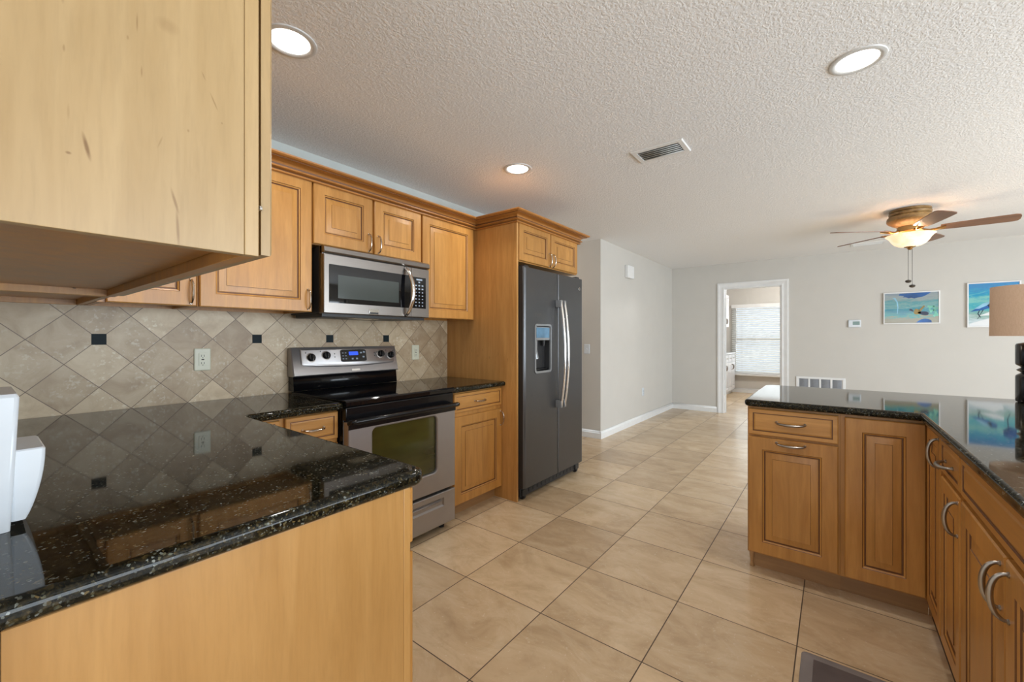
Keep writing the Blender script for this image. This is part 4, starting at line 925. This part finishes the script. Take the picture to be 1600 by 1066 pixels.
t = thing('ceiling_vent', 'white louvred air vent in the ceiling between the refrigerator and the peninsula light', 'air vent', (2.690, 0.880, CH))
b = B()
def vl(hx, hy, z): return [(-hx, -hy, z), (hx, -hy, z), (hx, hy, z), (-hx, hy, z)]
loft(b, [vl(0.100, 0.160, 0), vl(0.100, 0.160, -0.004), vl(0.096, 0.156, -0.008), vl(0.070, 0.130, -0.008), vl(0.068, 0.128, 0.0)], 0, False, False); obj('frame', b, 'white', t)
b = B(); box(b, -0.069, 0.069, -0.129, 0.129, -0.0015, -0.0005); obj('shade_backing', b, 'vent_dark', t)  # dark sheet standing in for the shade between the louvres
for k in range(5):
    b = B(); x = -0.055+k*0.027
    loft(b, [[(x+dx, y, z) for dx, z in ((0.010, -0.002), (0.0, -0.012), (-0.0015, -0.011), (0.0085, -0.001))] for y in (-0.126, 0.126)]); obj('louvre', b, 'white', t)
t = thing('ceiling_vent', 'slim ceiling vent near the far wall beyond the fan blades', 'air vent', (6.94, -0.34, CH))
b = B(); loft(b, [vl(0.10, 0.17, 0), vl(0.10, 0.17, -0.005), vl(0.096, 0.166, -0.008), vl(0.075, 0.145, -0.008), vl(0.074, 0.144, -0.002)], 0, False, True); obj('frame', b, 'white', t)
b = B()
for k in range(6): box(b, -0.065+k*0.025, -0.060+k*0.025, -0.143, 0.143, -0.009, -0.0021)
obj('louvre', b, 'white', t)

# ------------------------------------------------------------------ ceiling fan
t = thing('ceiling_fan', 'five-bladed brown ceiling fan with a lit glass bowl and two pull chains', 'ceiling fan', (5.335, -0.560, CH))
b = B(); lathe(b, [(r_*0.78, z) for r_, z in [(0.175, 0.0), (0.188, -0.006), (0.188, -0.018), (0.178, -0.024), (0.192, -0.032), (0.190, -0.050), (0.180, -0.056), (0.205, -0.068), (0.212, -0.086), (0.212, -0.104), (0.200, -0.118), (0.170, -0.136), (0.135, -0.150), (0.120, -0.160)]], 56)
obj('motor_housing', b, 'fan_body', t, None, 25)
b = B(); lathe(b, [(0.090, -0.160), (0.094, -0.185), (0.092, -0.208), (0.060, -0.216), (0.052, -0.236), (0.060, -0.246), (0.04, -0.250)], 32); obj('switch_housing', b, 'bronze', t)
for k in range(5):
    a = math.radians(49+72*k)
    b = B()
    sweep(b, [(0.085, 0, -0.200), (0.13, 0, -0.214), (0.165, 0.012, -0.212), (0.20, 0.024, -0.206), (0.235, 0.028, -0.204)], [0.010, 0.011, 0.010, 0.009, 0.007], 8, 0.5)
    sweep(b, [(0.085, 0, -0.200), (0.13, 0, -0.214), (0.165, -0.012, -0.212), (0.20, -0.024, -0.206), (0.235, -0.028, -0.204)], [0.010, 0.011, 0.010, 0.009, 0.007], 8, 0.5)
    arm = obj('blade_arm', b, 'bronze', t); arm.rotation_euler = (0, 0, a)
    b = B()
    outl = [(0.20, -0.050), (0.30, -0.060), (0.50, -0.068), (0.63, -0.070), (0.655, -0.058), (0.665, -0.03), (0.665, 0.03), (0.655, 0.058), (0.63, 0.070), (0.50, 0.068), (0.30, 0.060), (0.20, 0.050)]
    loft(b, [[(x, y, z) for x, y in outl] for z in (-0.0035, 0.0035)])
    bmesh.ops.rotate(b, cent=(0, 0, 0), matrix=Matrix.Rotation(math.radians(-12), 3, 'X'), verts=list(b.verts)); bmesh.ops.translate(b, vec=(0, 0, -0.198), verts=list(b.verts))
    bl_ = obj('blade', b, 'blade', t); bl_.rotation_euler = (0, 0, a)
b = B(); lathe(b, [(r_, -0.236-(-0.196-z)*0.78) for r_, z in [(0.170, -0.196), (0.176, -0.200), (0.164, -0.212), (0.146, -0.238), (0.130, -0.275), (0.110, -0.305), (0.078, -0.330), (0.026, -0.343), (0.026, -0.340), (0.076, -0.326), (0.106, -0.301), (0.126, -0.272), (0.142, -0.236), (0.160, -0.210)]], 56, cap0=False, cap1=False)
obj('glass_bowl', b, 'bowl', t)
b = B(); lathe(b, [(0.034, -0.338), (0.044, -0.343), (0.042, -0.350), (0.022, -0.358), (0.016, -0.370), (0.008, -0.376)], 24); obj('finial', b, 'bronze', t)
for (dx, dy, z1) in ((-0.006, 0.012, -0.66), (0.006, -0.016, -0.705)):
    b = B(); sweep(b, [(dx, dy, -0.36), (dx, dy, z1)], 0.0022, 6); ch = obj('pull_chain', b, 'chain', t)
    b = B(); lathe(b, [(0.004, z1+0.006), (0.020, z1), (0.023, z1-0.010), (0.016, z1-0.020), (0.004, z1-0.024)], 16, (dx, dy, 0)); obj('chain_fob', b, 'chain', ch)
l = bpy.data.lights.new('fan_bulb', 'POINT'); l.energy = 5; l.color = (1.0, 0.84, 0.64); l.shadow_soft_size = 0.035
o = bpy.data.objects.new('fan_bulb', l); o.parent = t; o.location = (0, 0, -0.275); COL.objects.link(o)

# ------------------------------------------------------------------ laundry room cabinets
M['cab_white'] = plain('white_painted_cabinet', (0.74, 0.76, 0.80), 0.3)
c = thing('laundry_cabinet', 'row of white base cabinets along the left wall of the laundry room', 'cabinet', (8.30, 1.77, 0))
b = B(); box(b, 0, 2.09, 0, 0.575, 0.08, 0.87); box(b, 0, 2.09, 0.05, 0.575, 0, 0.08); obj('carcass', b, 'cab_white', c)
k = 0; x = 0.01
while x < 1.9:
    w_ = 0.340
    o = obj('drawer', drawer_mesh(w_, 0.15), ['cab_white', 'cab_white'], c); o.location = (x, -0.02, 0.71)
    h_ = obj('handle', pull_mesh(0.09, 0.026, 0.005, True), 'pewter', o); h_.location = (w_/2, 0, 0.075)
    o = obj('door', door_mesh(w_, 0.60), ['cab_white', 'cab_white'], c); o.location = (x, -0.02, 0.095)
    h_ = obj('handle', pull_mesh(0.11, 0.035, 0.0065), 'pewter', o); h_.location = (w_-0.04 if k % 2 == 0 else 0.04, 0, 0.50)
    x += 0.347; k += 1
b = B(); box(b, 8.28, 10.395, 1.735, 2.345, 0.8705, 0.905, 0, 0.006); tag(obj('laundry_worktop', b, 'white_gloss'), 'white worktop on the laundry room base cabinets', 'worktop')
c = thing('laundry_cabinet', 'white wall cabinet hanging in the laundry room left of the window', 'cabinet', (8.30, 1.77, 1.44))
b = B(); box(b, 0, 1.42, 0, 0.575, 0, 0.67); obj('carcass', b, 'cab_white', c)
for k in range(4):
    o = obj('door', door_mesh(0.35, 0.665), ['cab_white', 'cab_white'], c); o.location = (0.003+k*0.355, -0.02, 0.002)
    h_ = obj('handle', pull_mesh(0.11, 0.035, 0.0065), 'pewter', o); h_.location = (0.31 if k % 2 == 0 else 0.04, 0, 0.11)
# unseen ceiling lights: laundry one added for brightness, hallway one from its warm wall
for (x, y, label, pw_, col) in ((9.0, 0.6, 'unseen round ceiling light added to brighten the laundry room', 60, (1.0, 0.97, 0.93)), (4.05, 3.6, 'round flush ceiling light in the hallway beyond the refrigerator', 12, (1.0, 0.82, 0.66))):
    t = thing('unseen_ceiling_light', label, 'ceiling light', (x, y, CH))
    b = B(); lathe(b, [(0.16, 0), (0.16, -0.02), (0.14, -0.024)], 32); obj('pan', b, 'white', t)
    b = B(); lathe(b, [(0.14, -0.022), (0.12, -0.05), (0.06, -0.07), (0.005, -0.075)], 32, cap0=False); obj('lens', b, 'lens', t)
    l = bpy.data.lights.new('bulb', 'POINT'); l.energy = pw_; l.color = col; l.shadow_soft_size = 0.1
    o = bpy.data.objects.new('bulb', l); o.parent = t; o.location = (0, 0, -0.20); COL.objects.link(o)
# daylight at the laundry window
area('daylight_laundry', (10.75, 1.17, 1.2), (PI/2, 0, PI/2), 1.3, 1.5, 12, (0.95, 1.0, 0.97))
